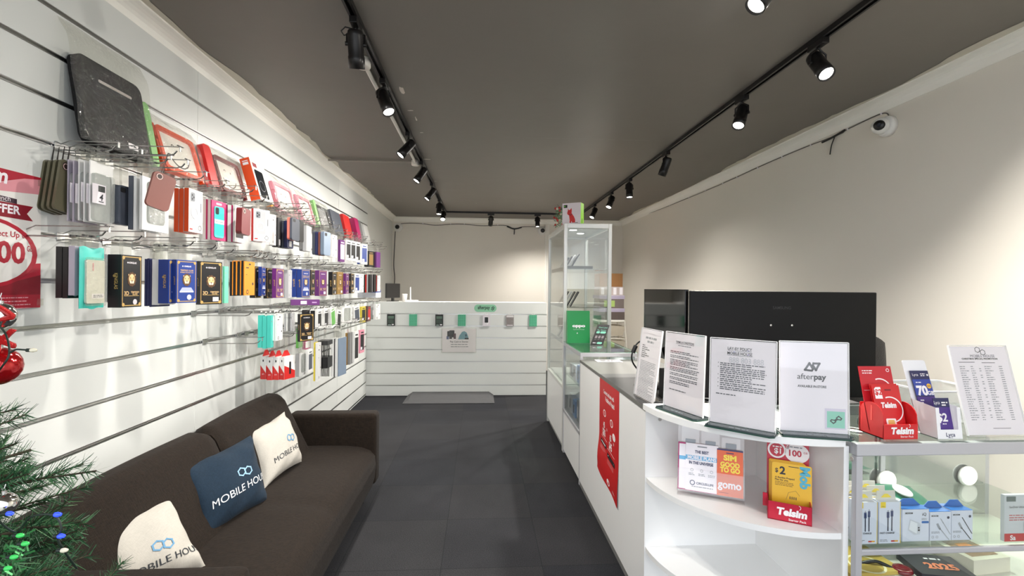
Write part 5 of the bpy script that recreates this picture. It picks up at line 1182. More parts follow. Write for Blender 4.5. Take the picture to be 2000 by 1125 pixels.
for i in range(4):
    pts = [V((.80 + .1 * i + r.uniform(-.04, .04), 1.99 + .02 * k + r.uniform(-.02, .04), .8885 + (.02 if k % 3 == 1 else 0))) for k in range(7)]
    pts = [V((.78 + .07 * i + .05 * sin(k * 1.9 + i), 1.972 + .022 * i + .012 * cos(k * 2.3 + i), .889 + .012 * (k % 2))) for k in range(8)]
    tag(MB().tube(spline(pts, 6), .003, BLACK, 6).build('cable'), 'black cable coiled on the dark counter behind the sign holders, %s from left' % ORD[i + 1], 'cable', 'cables behind the sign holders')
t = thing('charger_cable', 'white charging cable behind the sign holders, right of the big monitor', 'cable', (0, 0, 0))
MB().tube(spline([on('y', 1.90, *p) for p in ((1690, 800), (1702, 802), (1714, 818), (1700, 838), (1688, 826), (1706, 806), (1724, 812))], 6), .0035, C(232, 232, 232, .3), 6).build('lead', t)
t = thing('office_chair', 'black office chair with rounded back behind the big monitor', 'chair', (1.95, 2.62, 0), (0, 0, radians(-12)))
LEA = mat('black_leather', (20, 20, 23), .38, var=.1, bump=.3, bscale=120)
def cb(u, v):
    x = -.26 + .52 * u; z = .52 + .64 * v; k = (2 * u - 1); e = .05 * k * k
    return V((x * (1 - .10 * v ** 4), -.20 + e - .06 * (v - .3), z - .05 * abs(k) ** 4 * v))
b = MB(); b.grid(lambda u, v: cb(u, v) + V((0, -.035 * (max(0, 16 * u * (1 - u) * v * (1 - v))) ** .35, 0)), 24, 24, LEA); b.grid(lambda u, v: cb(1 - u, v) + V((0, .035 * (max(0, 16 * u * (1 - u) * v * (1 - v))) ** .35, 0)), 24, 24, LEA); b.build('backrest', t)
MB().box(-.25, -.2, .43, .25, .28, .53, LEA).build('seat', t, bevel=.035, seg=4); MB().cyl((0, .03, .08), (0, .03, .43), .03, .025, BLACK, 16).build('column', t)
b = MB()
for i in range(5): b.tube([(0, .03, .10), (.27 * cos(i * 1.257), .03 + .27 * sin(i * 1.257), .065)], .018, BLACK, 8)
b.build('base', t)
for i in range(5): MB().cyl((.27 * cos(i * 1.257) - .012, .03 + .27 * sin(i * 1.257), .03), (.27 * cos(i * 1.257) + .012, .03 + .27 * sin(i * 1.257), .03), .03, .03, BLACK, 14).build('caster', t)

# ---------------------------------------------------------------- near glass display counter on the right
GX0, GX1, GY0, GY1, GZ = 1.197, 2.20, 1.435, 1.935, .902
g = thing('glass_counter', 'glass display counter with silver frame at the right edge', 'display counter', (0, 0, 0))
b = MB()
for x in (GX0, GX1 - .022):
    for y in (GY0, GY1 - .022): b.box(x, y, .0, x + .022, y + .022, .856, ALUP)
b.box(GX0, GY0 - .001, .856, GX1, GY0 + .022, GZ - .006, ALUP).box(GX0, GY1 - .022, .856, GX1, GY1, GZ - .006, ALUP).box(GX0, GY0 + .022, .856, GX0 + .022, GY1 - .022, GZ - .006, ALUP).box(GX1 - .022, GY0 + .022, .856, GX1, GY1 - .022, GZ - .006, ALUP)
b.box(GX0 + .022, GY0 + .002, .538, GX1 - .022, GY0 + .014, .556, ALUP).box(GX0 + .022, GY0 + .002, .40, GX1 - .022, GY0 + .02, .43, ALUP); b.build('frame', g, bevel=.003, seg=2)
MB().box(GX0, GY0, GZ - .006, GX1, GY1, GZ, clear('top_glass', (244, 249, 246), .01, .05)).build('top_glass', g)
MB().box(GX0 + .022, GY0 + .008, .43, GX1 - .022, GY0 + .012, .856, GLASS).build('front_glass', g)
MB().box(GX0 + .024, GY0 + .02, .556, GX1 - .024, GY1 - .03, .562, clear('shelf_glass', (242, 248, 245), .02, .08)).build('glass_shelf', g)
MB().box(GX0 + .022, GY1 - .016, .43, GX0 + .52, GY1 - .010, .856, mat('mirror_back', (196, 200, 198), .08, .85, var=.02)).box(GX0 + .49, GY1 - .024, .43, GX1 - .022, GY1 - .018, .856, mat('mirror_back', (196, 200, 198))).build('sliding_door', g)
MB().box(GX0 + .50, GY1 - .030, .43, GX0 + .52, GY1 - .024, .856, ALUP).box(GX0 + .022, GY1 - .03, .80, GX0 + .12, GY1 - .017, .856, BLACK).build('door_stile', g)
MB().box(GX0 + .003, GY0 + .004, .03, GX1 - .003, GY1 - .004, .40, WHITE).build('cabinet_base', g); MB().box(GX0 + .01, GY0 + .03, .40, GX1 - .01, GY1 - .03, .43, C(226, 224, 214, .35)).build('deck', g)
for x in (1.42, 1.75, 2.05):
    MB().lathe((x, GY0 + .28, .855), (0, 0, -1), [(.034, -.002), (.034, .006), (.028, .008)], ALU, 24).cyl((x, GY0 + .28, .849), (x, GY0 + .28, .8475), .028, .028, mat('puck_led', (255, 252, 244), .3, emit=9.0), 24).build('puck_or_reflection', g)
    l = bpy.data.lights.new('puck', 'SPOT'); l.energy = 2.2; l.spot_size = radians(140); l.spot_blend = .6; l.shadow_soft_size = .03; l.color = (1, .97, .92)
    o = bpy.data.objects.new('puck_beam', l); COL.objects.link(o); o.location = (x, GY0 + .28, .84)
zsf = .5625
def shelfbox(xa, xb, ya, ztop, dep, label, front, cat='boxed accessory', name='accessory_box', col=None, yb=None, hang=None, group='boxes on the glass shelf'):
    t = thing(name, label, cat, (xa, ya, zsf), group=group); w, h = xb - xa, ztop - zsf; b = MB().box(0, 0, 0, w, dep, h, col or C(226, 234, 242, .4)); F = Fr((0, 0, 0), X3, Z3); front(b, F, w, h); b.build('box', t)
    if hang: q = MB().prism(Fr((0, dep * .5, h), X3, Z3), [(w * .04, 0), (w * .96, 0), (w * .92, .03), (w * .08, .03)], -.001, .001, C(214, 210, 200, .3)); q.poly(Fr((0, dep * .5 - .001, h), X3, Z3), [(w * .25, .008), (w * .75, .008), (w * .58, .02), (w * .42, .02)], C(240, 214, 60, .4)); q.build('hang_tab', t)
    return t
LAV = C(222, 226, 240, .4); YB = C(244, 212, 40, .4)
def f_cable(b, F, w, h):
    b.rect(F, w * .06, h * .86, w * .30, h, YB).text(F, 'baseus', w * .18, h * .885, h * .022, INK, .001, maxw=w * .18)
    for x, y in ((.40, .62), (.58, .65)): b.rect(F, w * (x - .05), h * y, w * (x + .07), h * (y + .14), C(52, 64, 108, .4)).rect(F, w * (x - .015), h * .30, w * (x + .035), h * y, C(40, 46, 66, .4)).rect(F, w * (x - .02), h * (y + .14), w * (x + .04), h * (y + .18), C(170, 172, 180, .3))
    b.text(F, 'FAST CHARGE', w * .04, h * .235, h * .042, INK, al='l', bold=.02, maxw=w * .68).lines(F, w * .04, w * .4, h * .08, 2, h * .03, h * .016, INKG, 3).rect(F, w * .56, h * .04, w * .72, h * .075, C(190, 60, 50)).rect(F, w * .72, h * .04, w * .88, h * .075, C(230, 170, 50))
    b.rect(F, w * .975, 0, w, h, YB, .0004)
for c_, (xa, xb) in enumerate(((1.222, 1.292), (1.298, 1.372))):
    for k in range(3):
        shelfbox(xa, xb, 1.462 + .04 * k, .697, .034, ('%s yellow and white fast charge cable box, %s column' % (['front', 'second', 'rearmost'][k], ['left', 'right'][c_])), f_cable, 'charging cable', 'cable_box', LAV, hang=True, group='fast charge cable boxes')
BLB = C(28, 104, 180, .4)
def f_charger(b, F, w, h):
    b.text(F, 'MOXOM', w * .10, h * .86, h * .055, INK, al='l', bold=.03, maxw=w * .28).text(F, 'iQ', w * .82, h * .80, h * .10, INK, maxw=w * .16).rrect(F, w * .72, h * .56, w * .99, h * .63, h * .03, BLB).lines(F, w * .72, w * .92, h * .70, 2, h * .035, h * .02, INKG, 2)
    b.poly(F, [(w * .20, h * .36), (w * .28, h * .70), (w * .64, h * .58), (w * .70, h * .50), (w * .66, h * .22), (w * .44, h * .20)], C(206, 210, 220, .4)).poly(F, [(w * .24, h * .38), (w * .30, h * .66), (w * .56, h * .56), (w * .54, h * .24)], C(236, 238, 244, .4), .0009).rect(F, w * .58, h * .40, w * .64, h * .45, INK, .0009).rect(F, w * .58, h * .32, w * .65, h * .38, INK, .0009)
def f_wire(col):
    def fn(b, F, w, h):
        b.text(F, 'MOXOM', w * .06, h * .84, h * .05, INK, al='l', bold=.03, maxw=w * .32).disc(F, w * .86, h * .80, w * .06, C(40, 46, 70)).line(F, [(w * .50, h * .76), (w * .62, h * .62), (w * .96, h * .22)], w * .035, col).line(F, [(w * .36, h * .56), (w * .46, h * .42)], w * .10, C(160, 164, 172, .4)).line(F, [(w * .46, h * .42), (w * .56, h * .34), (w * .90, h * .03)], w * .035, col)
        b.lines(F, w * .06, w * .45, h * .30, 2, h * .04, h * .02, INKG, 3).ring(F, w * .13, h * .13, w * .04, w * .055, INKG).ring(F, w * .33, h * .13, w * .04, w * .055, INKG)
    return fn
def bluetop(t, w, h, dep): MB().box(0, 0, h + .0003, w, dep, h + .0012, BLB).prism(Fr((0, dep * .6, h + .001), X3, Z3), [(w * .02, 0), (w * .98, 0), (w * .7, .022), (w * .3, .022)], -.001, .001, BLB).build('hang_tab', t)
for xa, xb, yt, fn, lb in ((1.386, 1.478, .667, f_charger, 'white and blue wall charger box on the glass shelf'), (1.482, 1.556, .657, f_wire(C(176, 180, 186, .4)), 'white cable box with pale cable picture on the glass shelf'), (1.558, 1.632, .660, f_wire(C(46, 50, 58, .4)), 'white cable box with black cable picture on the glass shelf')):
    t = shelfbox(xa, xb, 1.47, yt, .05, lb, fn, 'charging accessory', 'accessory_box', LAV); bluetop(t, xb - xa, yt - zsf, .05)
def f_card(b, F, w, h):
    b.rect(F, w * .04, h * .86, w * .24, h * .97, C(96, 110, 108)).text(F, 'SanDisk Ultra', w * .1, h * .72, h * .045, INK, al='l', maxw=w * .5).lines(F, w * .1, w * .8, h * .55, 3, h * .05, h * .022, C(200, 110, 110), 3).rect(F, w * .42, h * .22, w * .80, h * .42, C(30, 32, 36)).rect(F, w * .42, h * .22, w * .47, h * .42, C(200, 202, 206), .0009)
    b.rect(F, 0, 0, w, .026, C(196, 26, 36, .4)).text(F, 'Sa', w * .12, .005, .016, PAPER, .0012, al='l', bold=.03)
t = shelfbox(1.726, 1.89, 1.454, .715, .012, 'grey and red memory card package at the right end of the glass shelf', f_card, 'memory card', 'memory_card_pack', C(206, 210, 214, .4))
# green pouch lying behind the boxes
t = thing('plastic_pouch', 'flat green plastic pouch lying behind the boxes on the glass shelf', 'pouch', (1.36, 1.60, zsf + .001)); gm = C(24, 104, 78, .3)
MB().grid(lambda u, v: V((.34 * u + .05 * v, .02 + .21 * v, .006 + .045 * (sin(pi * u) * sin(pi * v)) ** .6 + .02 * v)), 16, 12, gm).grid(lambda u, v: V((.34 * (1 - u) + .05 * v, .02 + .21 * v, .004)), 16, 12, gm).build('pouch', t)
# round white disc added to imitate a lamp reflection over the pouch
t = thing('reflection_disc', 'round white disc imitating a lamp reflection over the green pouch in the glass counter', 'reflection disc', (1.60, 1.70, zsf + .062), (radians(18), radians(10), 0))
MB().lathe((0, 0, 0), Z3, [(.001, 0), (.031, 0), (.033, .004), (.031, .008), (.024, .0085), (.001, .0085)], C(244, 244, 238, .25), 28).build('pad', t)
for px, py in ((1730, 938), (1888, 929)):  # glowing discs imitating lamp reflections in the glass, not lamps on the door
    q = on('y', GY1 - .031, px, py); b = MB(); b.lathe((0, 0, 0), (0, -1, 0), [(.001, 0), (.042, 0), (.042, .008), (.036, .012)], C(236, 236, 232, .3), 28).cyl((0, -.0115, 0), (0, -.0125, 0), .036, .036, mat('reflection_glow', (250, 248, 240), .3, emit=.5), 28); b.build('puck_or_reflection', g).location = q
# lower deck: flat boxes
for xa, ya, wx, dy, hh, colr, rot, lb, tx in ((1.235, 1.50, .20, .16, .012, (196, 168, 84), .05, 'gold-coloured flat box on the bottom deck of the glass counter', None), (1.46, 1.475, .17, .13, .022, (58, 56, 64), -.22, 'dark flat box with orange lettering on the bottom deck', '2025'), (1.66, 1.49, .15, .14, .05, (228, 222, 204), .1, 'cream open carton on the bottom deck at the right', None)):
    t = thing('accessory_box', lb, 'boxed accessory', (xa, ya, .4305), (0, 0, rot), group='boxes on the bottom deck'); b = MB().box(0, 0, 0, wx, dy, hh, C(*colr, .4)); F = Fr((0, 0, hh), X3, Y3)
    if tx: b.text(F, tx, wx * .55, dy * .3, .035, C(226, 132, 96, .4), bold=.04).lines(F, wx * .4, wx * .7, dy * .75, 1, .01, .008, PAPER, 2)
    elif hh > .03: b.rect(F, .02, .02, wx - .02, dy - .02, C(150, 120, 90)).rect(F, .05, .05, .1, .1, C(220, 140, 70), .0009)
    else: b.ring(F, wx * .5, dy * .3, .05, .058, C(236, 226, 190), n=20)
    b.build('box', t)
t = thing('smart_watch', 'dark red round watch on the bottom deck beside the flat boxes', 'watch', (1.40, 1.50, .4315))
MB().lathe((.035, .02, .0), Z3, [(.001, 0), (.026, 0), (.03, .006), (.028, .014), (.02, .015), (.001, .013)], C(120, 22, 36, .25, coat=.5), 24).build('watch_case', t); MB().tube(spline([(.01, .03, .006), (-.03, .05, .02), (-.07, .06, .012), (-.09, .06, .004)], 6), .006, BLACK, 8).build('strap', t)
# racks standing on the glass top
zt = GZ + .0005
TRD = C(206, 30, 34, .38)
t = thing('sim_dispenser', 'low red sim pack dispenser with rounded sides on the glass counter', 'dispenser', (1.304, 1.455, zt)); w = .117
b = MB().box(0, 0, 0, w, .10, .003, TRD).box(0, -.001, 0, w, .002, .048, TRD)
for x in (0, w - .003): b.prism(Fr((x, 0, 0), Y3, Z3), [(0, 0), (.10, 0), (.10, .085)] + [(.05 + .05 * cos(i * pi / 10), .065 + .045 * sin(i * pi / 10)) for i in range(1, 10)] + [(0, .05)], 0, .003, TRD)
b.box(.0, .095, 0, w, .098, .10, TRD); b.box(-.0012, .045, .05, -.0002, .050, .10, C(240, 90, 80, .4))
F = Fr((0, -.001, 0), X3, Z3); b.text(F, 'Telsim', w * .53, .018, .021, DWH, bold=.05, maxw=w * .84, shear=.12).text(F, 'Starter Pack', w * .68, .006, .0065, DWH, maxw=w * .5).ring(F, w * .72, .043, .005, .0065, DWH, n=12, a0=-1.2, a1=1.4); b.build('tray', t)
lnT = radians(14); Fq = Fr((0, .052, .004), X3, V((0, sin(lnT), cos(lnT))))
def f_tel(b, F, w, h, two):
    b.ring(F, w * .56, h * .46, .038, .042, DWH, .001, 28, -2.0, 1.9).text(F, 'Telsim', w * .48, h * .50, .017, DWH, .0014, bold=.05, maxw=w * .56, shear=.1)
    if two: b.poly(F, [(w * .06, h * .70), (w * .06, h * .92), (w * .12, h * .96), (w * .30, h * .96), (w * .33, h * .70)], DWH, .0012).text(F, '$2', w * .2, h * .79, .018, TRD, .0015, bold=.03).rrect(F, w * .30, h * .08, w * .66, h * .26, .004, DWH, .0012).rrect(F, w * .36, h * .11, w * .60, h * .23, .004, C(226, 196, 110, .3), .0015).rrect(F, w * .44, h * .88, w * .68, h * .91, .002, C(120, 20, 30), .001)
    else: b.lines(F, w * .08, w * .4, h * .90, 2, .008, .003, DWH, 2).ring(F, w * .88, h * .92, .004, .006, DWH).rect(F, .005, h * .47, w * .26, h * .475, DWH)
b = MB().fbox(Fq, 0, .01, -.003, w, .222, 0, C(190, 26, 40, .4)); f_tel(b, Fr(Fq(0, .07, 0), Fq.u, Fq.v), w, .15, False); b.build('back_card', t)
for k in range(2):
    s = thing('sim_card_pack', ['red sim pack behind another in the low red dispenser', 'front red two dollar sim pack in the low red dispenser'][k], 'sim card pack', (0, 0, 0), group='red sim packs in the low dispenser'); place(s, t)
    F = Fr(Fq(.018 - .006 * k, .01, .012 + .014 * k), Fq.u, Fq.v); b = MB().fbox(F, 0, 0, -.001, .096, .152 - .006 * k, .001, TRD)
    if k: f_tel(b, Fr(F(0, 0, .001), F.u, F.v), .096, .146, True)
    b.build('card', s)
# white stand with navy packs
LN = C(34, 36, 84, .35); PU = C(72, 44, 128, .35); LW = C(238, 238, 240, .35)
t = thing('sim_dispenser', 'white tilted sim stand holding navy packs on the glass counter', 'dispenser', (1.488, 1.452, zt)); w = .086
lnL = radians(18); Fl = Fr((0, .060, .0), X3, V((0, sin(lnL), cos(lnL))))
b = MB().prism(Fl, rr(0, 0, w, .248, .008), -.002, 0, LW); b.build('back_panel', t)
b = MB().box(0, 0, 0, w, .075, .002, LW); F = Fr((0, .0, 0), X3, V((0, .10, .995)))
b.fbox(F, 0, 0, -.001, w, .03, .001, LW).fbox(F, 0, .03, -.001, .012, .10, .001, LW).fbox(F, w - .012, .03, -.001, w, .10, .001, LW)
for x in (0, w - .002): b.add([(x, 0, 0), (x, .062, 0), (x, .10, .11), (x, .012, .10)], [(0, 1, 2, 3)], LW).add([(x + .002, 0, 0), (x + .002, .062, 0), (x + .002, .10, .11), (x + .002, .012, .10)], [(3, 2, 1, 0)], LW)
b.text(F, 'Lyca', w * .52, .008, .013, LN, .0016, bold=.01, maxw=w * .5).lines(F, w * .42, w * .62, .003, 1, .01, .0025, INKG, 3, .0016); b.build('tray', t)
for k in range(2):
    s = thing('sim_card_pack', ['tall navy data pack leaning at the back of the white stand', 'small purple two dollar pack at the front of the white stand'][k], 'sim card pack', (0, 0, 0), group='navy sim packs in the white stand'); place(s, t); b = MB()
    if k == 0:
        F = Fr(Fl(.014, .085, .006), Fl.u, Fl.v); b.fbox(F, 0, 0, -.001, .066, .125, .001, LN); G = Fr(F(0, 0, .001), F.u, F.v)
        b.rect(G, 0, .04, .066, .095, C(44, 66, 156, .35), .0005).text(G, '70', .026, .042, .031, DWH, .001, bold=.05, maxw=.04).text(G, 'GB', .055, .042, .013, DWH, .001, bold=.03).disc(G, .055, .072, .0085, C(236, 186, 60)).text(G, '$30', .055, .069, .006, LN, .001).text(G, 'Lyca', .015, .107, .009, DWH, maxw=.022).lines(G, .034, .052, .112, 2, .006, .003, DWH, 2).rect(G, .057, .107, .063, .113, DWH).lines(G, .01, .03, .083, 1, .01, .003, DWH, 4).rect(G, 0, 0, .066, .036, PU, .0005).lines(G, .01, .024, .022, 2, .008, .004, DWH, 7)
    else:
        F = Fr((.018, .016, .012), X3, V((0, .2, .98))); b.fbox(F, 0, 0, -.001, .056, .115, .001, PU); G = Fr(F(0, 0, .001), F.u, F.v)
        b.rect(G, 0, .085, .056, .115, LN, .0005).text(G, 'Lyca', .012, .095, .011, DWH, .001, maxw=.02).lines(G, .028, .05, .098, 2, .008, .004, DWH, 3, .001).text(G, '$2', .022, .04, .026, DWH, .001, bold=.03).lines(G, .02, .034, .03, 1, .01, .003, DWH, 4)
    b.build('card', s)
holder((1.616, 1.472, zt), (1.828, 1.472, zt), .299, radians(14), 'promotion price list sign in a tilted clear holder at the right edge', d_promo, glassbase=False)
t = thing('storage_tub', 'clear plastic tub behind the price list at the right edge', 'tub', (1.62, 1.62, zt)); b = MB()
tubm = clear('tub_plastic', (240, 244, 246), .05, .06, haze=.22)
b.prism(Fr((0, 0, 0), X3, Y3), rr(.01, .01, .25, .20, .03), 0, .002, tubm)
o_, i_ = rr(.01, .01, .25, .20, .03), rr(0, 0, .26, .21, .03); n = len(o_); b.add([(x, y, 0) for x, y in o_] + [(x, y, .115) for x, y in i_], [(k, (k + 1) % n, n + (k + 1) % n, n + k) for k in range(n)], tubm); b.build('tub', t)
ringm = MB(); ringframe(ringm, Fr((-.004, -.004, .113), X3, Y3), .268, .218, .008, .03, 0, .006, C(226, 230, 234, .3)); ringm.build('rim', t)

# ---------------------------------------------------------------- low glass case and tower cabinet at the far end
t = thing('glass_counter', 'low glass display case between the white counter and the tower cabinet', 'display counter', (0, 0, 0)); x0, x1, y0, y1, zt2 = CX, 1.115, 3.304, 3.985, .935
MB().box(x0 + .004, y0 + .004, .03, x1 - .004, y1 - .004, .345, WHITE).build('cabinet_base', t)
b = MB().box(x0, y0, .345, x1, y1, .372, ALUP)
for x in (x0, x1 - .02):
    for y in (y0, y1 - .02): b.box(x, y, 0, x + .02, y + .02, zt2 - .035, ALUP)
for z0_, z1_ in ((zt2 - .035, zt2 - .006),): b.box(x0, y0, z0_, x1, y0 + .02, z1_, ALUP).box(x0, y1 - .02, z0_, x1, y1, z1_, ALUP).box(x0, y0 + .02, z0_, x0 + .02, y1 - .02, z1_, ALUP).box(x1 - .02, y0 + .02, z0_, x1, y1 - .02, z1_, ALUP)
b.build('frame', t, bevel=.002, seg=1)
MB().box(x0, y0, zt2 - .006, x1, y1, zt2, clear('top_glass_far', (228, 242, 235), .01, .06)).build('top_glass', t)
MB().box(x0 + .006, y0 + .02, .372, x0 + .01, y1 - .02, zt2 - .035, GLASS).build('front_glass', t); MB().box(x0 + .022, y0 + .02, .66, x1 - .022, y1 - .02, .666, clear('shelf_glass')).build('glass_shelf', t)
MB().box(x1 - .016, y0 + .02, .372, x1 - .012, y1 - .02, zt2 - .035, C(216, 216, 212, .3)).build('sliding_door', t)
lb_ = ['white', 'grey', 'blue and white', 'pale grey', 'white and black', 'blue']; colq = [(228, 230, 234), (150, 152, 156), (120, 160, 210), (200, 202, 206), (222, 222, 222), (70, 130, 200)]
i = 0
for zz, hs in ((.3725, (.10, .16, .13, .15)), (.6665, (.09, .13, .11, .10))):
    for k in range(4):
        ya = y0 + .05 + k * .15; kk = i % 6
        tt = thing('accessory_box', '%s box, %s along the %s shelf of the low glass case' % (lb_[kk], ORD[k + 1], 'bottom' if zz < .5 else 'upper'), 'boxed accessory', (x0 + .04, ya, zz), group='boxes in the low glass case')
        b = MB().box(0, 0, 0, .16, .10, hs[k], C(*colq[kk], .4)); F = Fr((0, .10, 0), V((0, -1, 0)), Z3); b.rect(F, .012, hs[k] * .2, .05, hs[k] * .7, C(50, 54, 62) if kk != 1 else PAPER).lines(F, .055, .09, hs[k] * .7, 3, .012, .005, INKG, k); b.build('box', tt); i += 1
l = bpy.data.lights.new('case_light', 'SPOT'); l.energy = 3; l.spot_size = radians(150); l.shadow_soft_size = .04; o = bpy.data.objects.new('case_beam', l); COL.objects.link(o); o.location = (.92, 3.65, .89)

T0, T1, Y0, Y1, TZ1 = .705, 1.118, 4.0, 4.94, 1.935
t = thing('tower_cabinet', 'tall glass display cabinet with silver posts at the end of the counter', 'display cabinet', (0, 0, 0))
MB().box(T0 + .004, Y0 + .004, .05, T1 - .004, Y1 - .004, .525, WHITE).box(T0 + .02, Y0 + .02, 0, T1 - .02, Y1 - .02, .05, C(150, 150, 148, .5)).build('cabinet_base', t)
b = MB(); pw_ = .03
SILV = mat('tower_silver', (226, 226, 222), .35, .35, var=.03)
for x in (T0, T1 - pw_):
    for y in (Y0, Y1 - pw_): b.box(x, y, 0, x + pw_, y + pw_, TZ1, SILV)
for z0_, z1_ in ((TZ1 - .042, TZ1), (.525, .555)): b.box(T0 + pw_, Y0, z0_, T1 - pw_, Y0 + pw_, z1_, SILV).box(T0 + pw_, Y1 - pw_, z0_, T1 - pw_, Y1, z1_, SILV).box(T0, Y0 + pw_, z0_, T0 + pw_, Y1 - pw_, z1_, SILV).box(T1 - pw_, Y0 + pw_, z0_, T1, Y1 - pw_, z1_, SILV)
b.box(T0 + .16, Y1 - .025, .555, T0 + .19, Y1, TZ1 - .042, SILV); b.build('frame', t, bevel=.004, seg=2)
MB().box(T0 + pw_, Y0 + pw_, TZ1 - .02, T1 - pw_, Y1 - pw_, TZ1 - .002, C(214, 214, 208, .4)).build('top_panel', t)
MB().box(T0 + pw_, Y0 + .012, .555, T1 - pw_, Y0 + .017, TZ1 - .042, GLASS).build('front_glass', t); MB().box(T0 + .012, Y0 + pw_, .555, T0 + .017, Y1 - pw_, TZ1 - .042, GLASS).build('side_glass', t)
MB().box(T1 - .017, Y0 + pw_, .555, T1 - .012, Y1 - pw_, TZ1 - .042, GLASS).build('side_glass', t); MB().box(T0 + pw_, Y1 - .017, .555, T1 - pw_, Y1 - .012, TZ1 - .042, GLASS).build('back_glass', t)
SG = clear('shelf_glass')
for z in (.90, 1.22, 1.55):
    MB().box(T0 + .034, Y0 + .034, z - .006, T1 - .034, Y1 - .034, z, SG).build('glass_shelf', t)
    MB().box(T0 + .030, Y0 + .034, z - .012, T0 + .034, Y1 - .034, z + .022, C(186, 186, 180, .4)).build('price_rail', t)
MB().box(T0 + .034, Y0 + .034, .556, T1 - .034, Y1 - .034, .56, C(226, 226, 222, .4)).build('deck', t)
for x, y in ((.83, 4.25), (.95, 4.5)):
    MB().lathe((x, y, TZ1 - .02), (0, 0, -1), [(.04, 0), (.04, .006), (.033, .008)], SILV, 24).cyl((x, y, TZ1 - .0265), (x, y, TZ1 - .0285), .033, .033, mat('puck_led', (255, 252, 244)), 24).build('downlight', t)
    l = bpy.data.lights.new('tower', 'SPOT'); l.energy = 3.0; l.spot_size = radians(120); l.spot_blend = .6; l.shadow_soft_size = .03; l.color = (1, .97, .92)
    o = bpy.data.objects.new('tower_beam', l); COL.objects.link(o); o.location = (x, y, TZ1 - .05)
ph = []
for zi, z in enumerate((.90, 1.22, 1.55)):
    for k in range(5):
        y = Y0 + .10 + k * .155
        p = thing('display_phone', 'phone leaning on the %s glass shelf of the tower, %s from the aisle end' % (['lowest', 'middle', 'top'][zi], ORD[k + 1]), 'phone', (T0 + .075, y, z + .001), group='phones shown in the tower cabinet')
        F = Fr((.0, 0, .004), Y3, V((.075, 0, .13))); b = MB(); b.prism(F, rr(0, 0, .072, .15, .01), 0, .008, C(34, 34, 38, .3) if (k + zi) % 3 else C(200, 200, 204, .25)); b.rrect(F, .004, .004, .068, .146, .008, C(14, 14, 18, .08), .0085); b.build('handset', p)
        MB().fbox(F, .02, -.002, -.004, .052, .09, -.001, ACRYL).box(0, .02, 0, .08, .052, .003, ACRYL).build('stand', p)
MB().box(T0 + .04, Y0 + .05, 1.552, T0 + .26, Y0 + .07, 1.575, C(110, 108, 102, .4)).build('price_rail', t)
# green shop bag and tilted black sign
bw, bh = .186, .262
t = thing('shopping_bag', 'green shopping bag with white lettering standing on the low glass case', 'bag', (.712, 3.84, .9355)); GB = mat('bag_green', (44, 148, 82), .35, var=.05)
MB().add([(0, 0, 0), (bw, 0, 0), (bw, .075, 0), (0, .075, 0), (-.002, .012, bh), (bw - .002, .012, bh), (bw - .002, .05, bh), (-.002, .05, bh), (0, .05, .09), (bw, .05, .09)], [(3, 2, 1, 0), (0, 1, 5, 4), (2, 3, 7, 6), (1, 2, 6, 5), (3, 0, 4, 7)], GB).build('bag', t)
F = Fr((0, -.001, 0), X3, V((0, .012, bh))); b = MB(); b.text(F, 'oppo', bw * .5, bh * .50, .024, PAPER, bold=.05, sx=1.5, maxw=bw * .64).text(F, 'Camera Phone', bw * .5, bh * .41, .011, C(190, 226, 200, .5), maxw=bw * .5).poly(F, [(bw * .4, bh * .30), (bw * .44, bh * .34), (bw * .46, bh * .29)], PAPER); b.build('print', t)
t = thing('tilted_sign', 'small tilted black sign with mint panels on the low glass case', 'sign', (.868, 3.70, .9365)); F = Fr((0, 0, 0), V((.098, 0, -.004)), V((.075, .06, .165)))
b = MB().fbox(F, 0, 0, -.004, .098, .183, 0, BLACK); MT = C(140, 222, 196, .5)
b.text(F, "Don't Just", .054, .152, .013, MT, maxw=.07).text(F, 'Pay. Afterpay', .05, .130, .011, MT, maxw=.07).rrect(F, .012, .105, .040, .124, .008, MT).rrect(F, .044, .105, .088, .124, .008, MT)
for i in range(3): b.rrect(F, .014 + .026 * i, .062, .032 + .026 * i, .085, .003, C(150, 140, 144, .5)).rect(F, .014 + .026 * i, .048, .032 + .026 * i, .055, C(90, 84, 86, .5))
b.lines(F, .012, .04, .018, 1, .01, .006, PAPER, 3).rrect(F, .046, .012, .086, .030, .008, MT); b.build('panel', t); MB().box(.02, .03, 0, .09, .07, .003, BLACK).tube([(.06, .05, .002), (.075, .035, .06)], .003, BLACK, 6).build('easel_back', t)
# boxed speaker and christmas garland on top of the tower
t = thing('speaker_box', 'white and lime green box with red dog picture on top of the tower cabinet', 'box', (.705, 4.10, TZ1 + .0005), (0, 0, radians(-30)))
b = MB().box(0, 0, 0, .165, .085, .182, C(234, 224, 230, .4)); F = Fr((0, 0, 0), X3, Z3); Sg = Fr((.165, 0, 0), Y3, Z3); b.rect(Sg, 0, 0, .085, .182, C(140, 206, 40, .4))
b.poly(Sg, [(.03, .01), (.05, .01), (.05, .045), (.04, .05), (.03, .045)], C(60, 90, 30)); DR = C(206, 32, 34, .4)
b.rect(F, .012, .142, .045, .168, C(16, 26, 18)).disc(F, .022, .156, .006, C(110, 200, 60), .001)
dog = [(.12, 1.0), (.19, .87), (.36, .87), (.52, 1.0), (.56, .80), (.54, .64), (.66, .54), (.82, .40), (.95, .20), (.96, .05), (.90, 0), (.60, 0), (.56, .10), (.50, .10), (.50, 0), (.30, 0), (.33, .16), (.28, .36), (.24, .50), (.08, .56), (.02, .66), (.09, .80)]
b.poly(F, [(.042 + .078 * x, .012 + .128 * y) for x, y in dog], DR).line(F, [(.062, .084), (.076, .076), (.086, .088)], .004, C(60, 20, 20), .0009)
b.disc(F, .056, .106, .003, C(30, 12, 12), .0009)
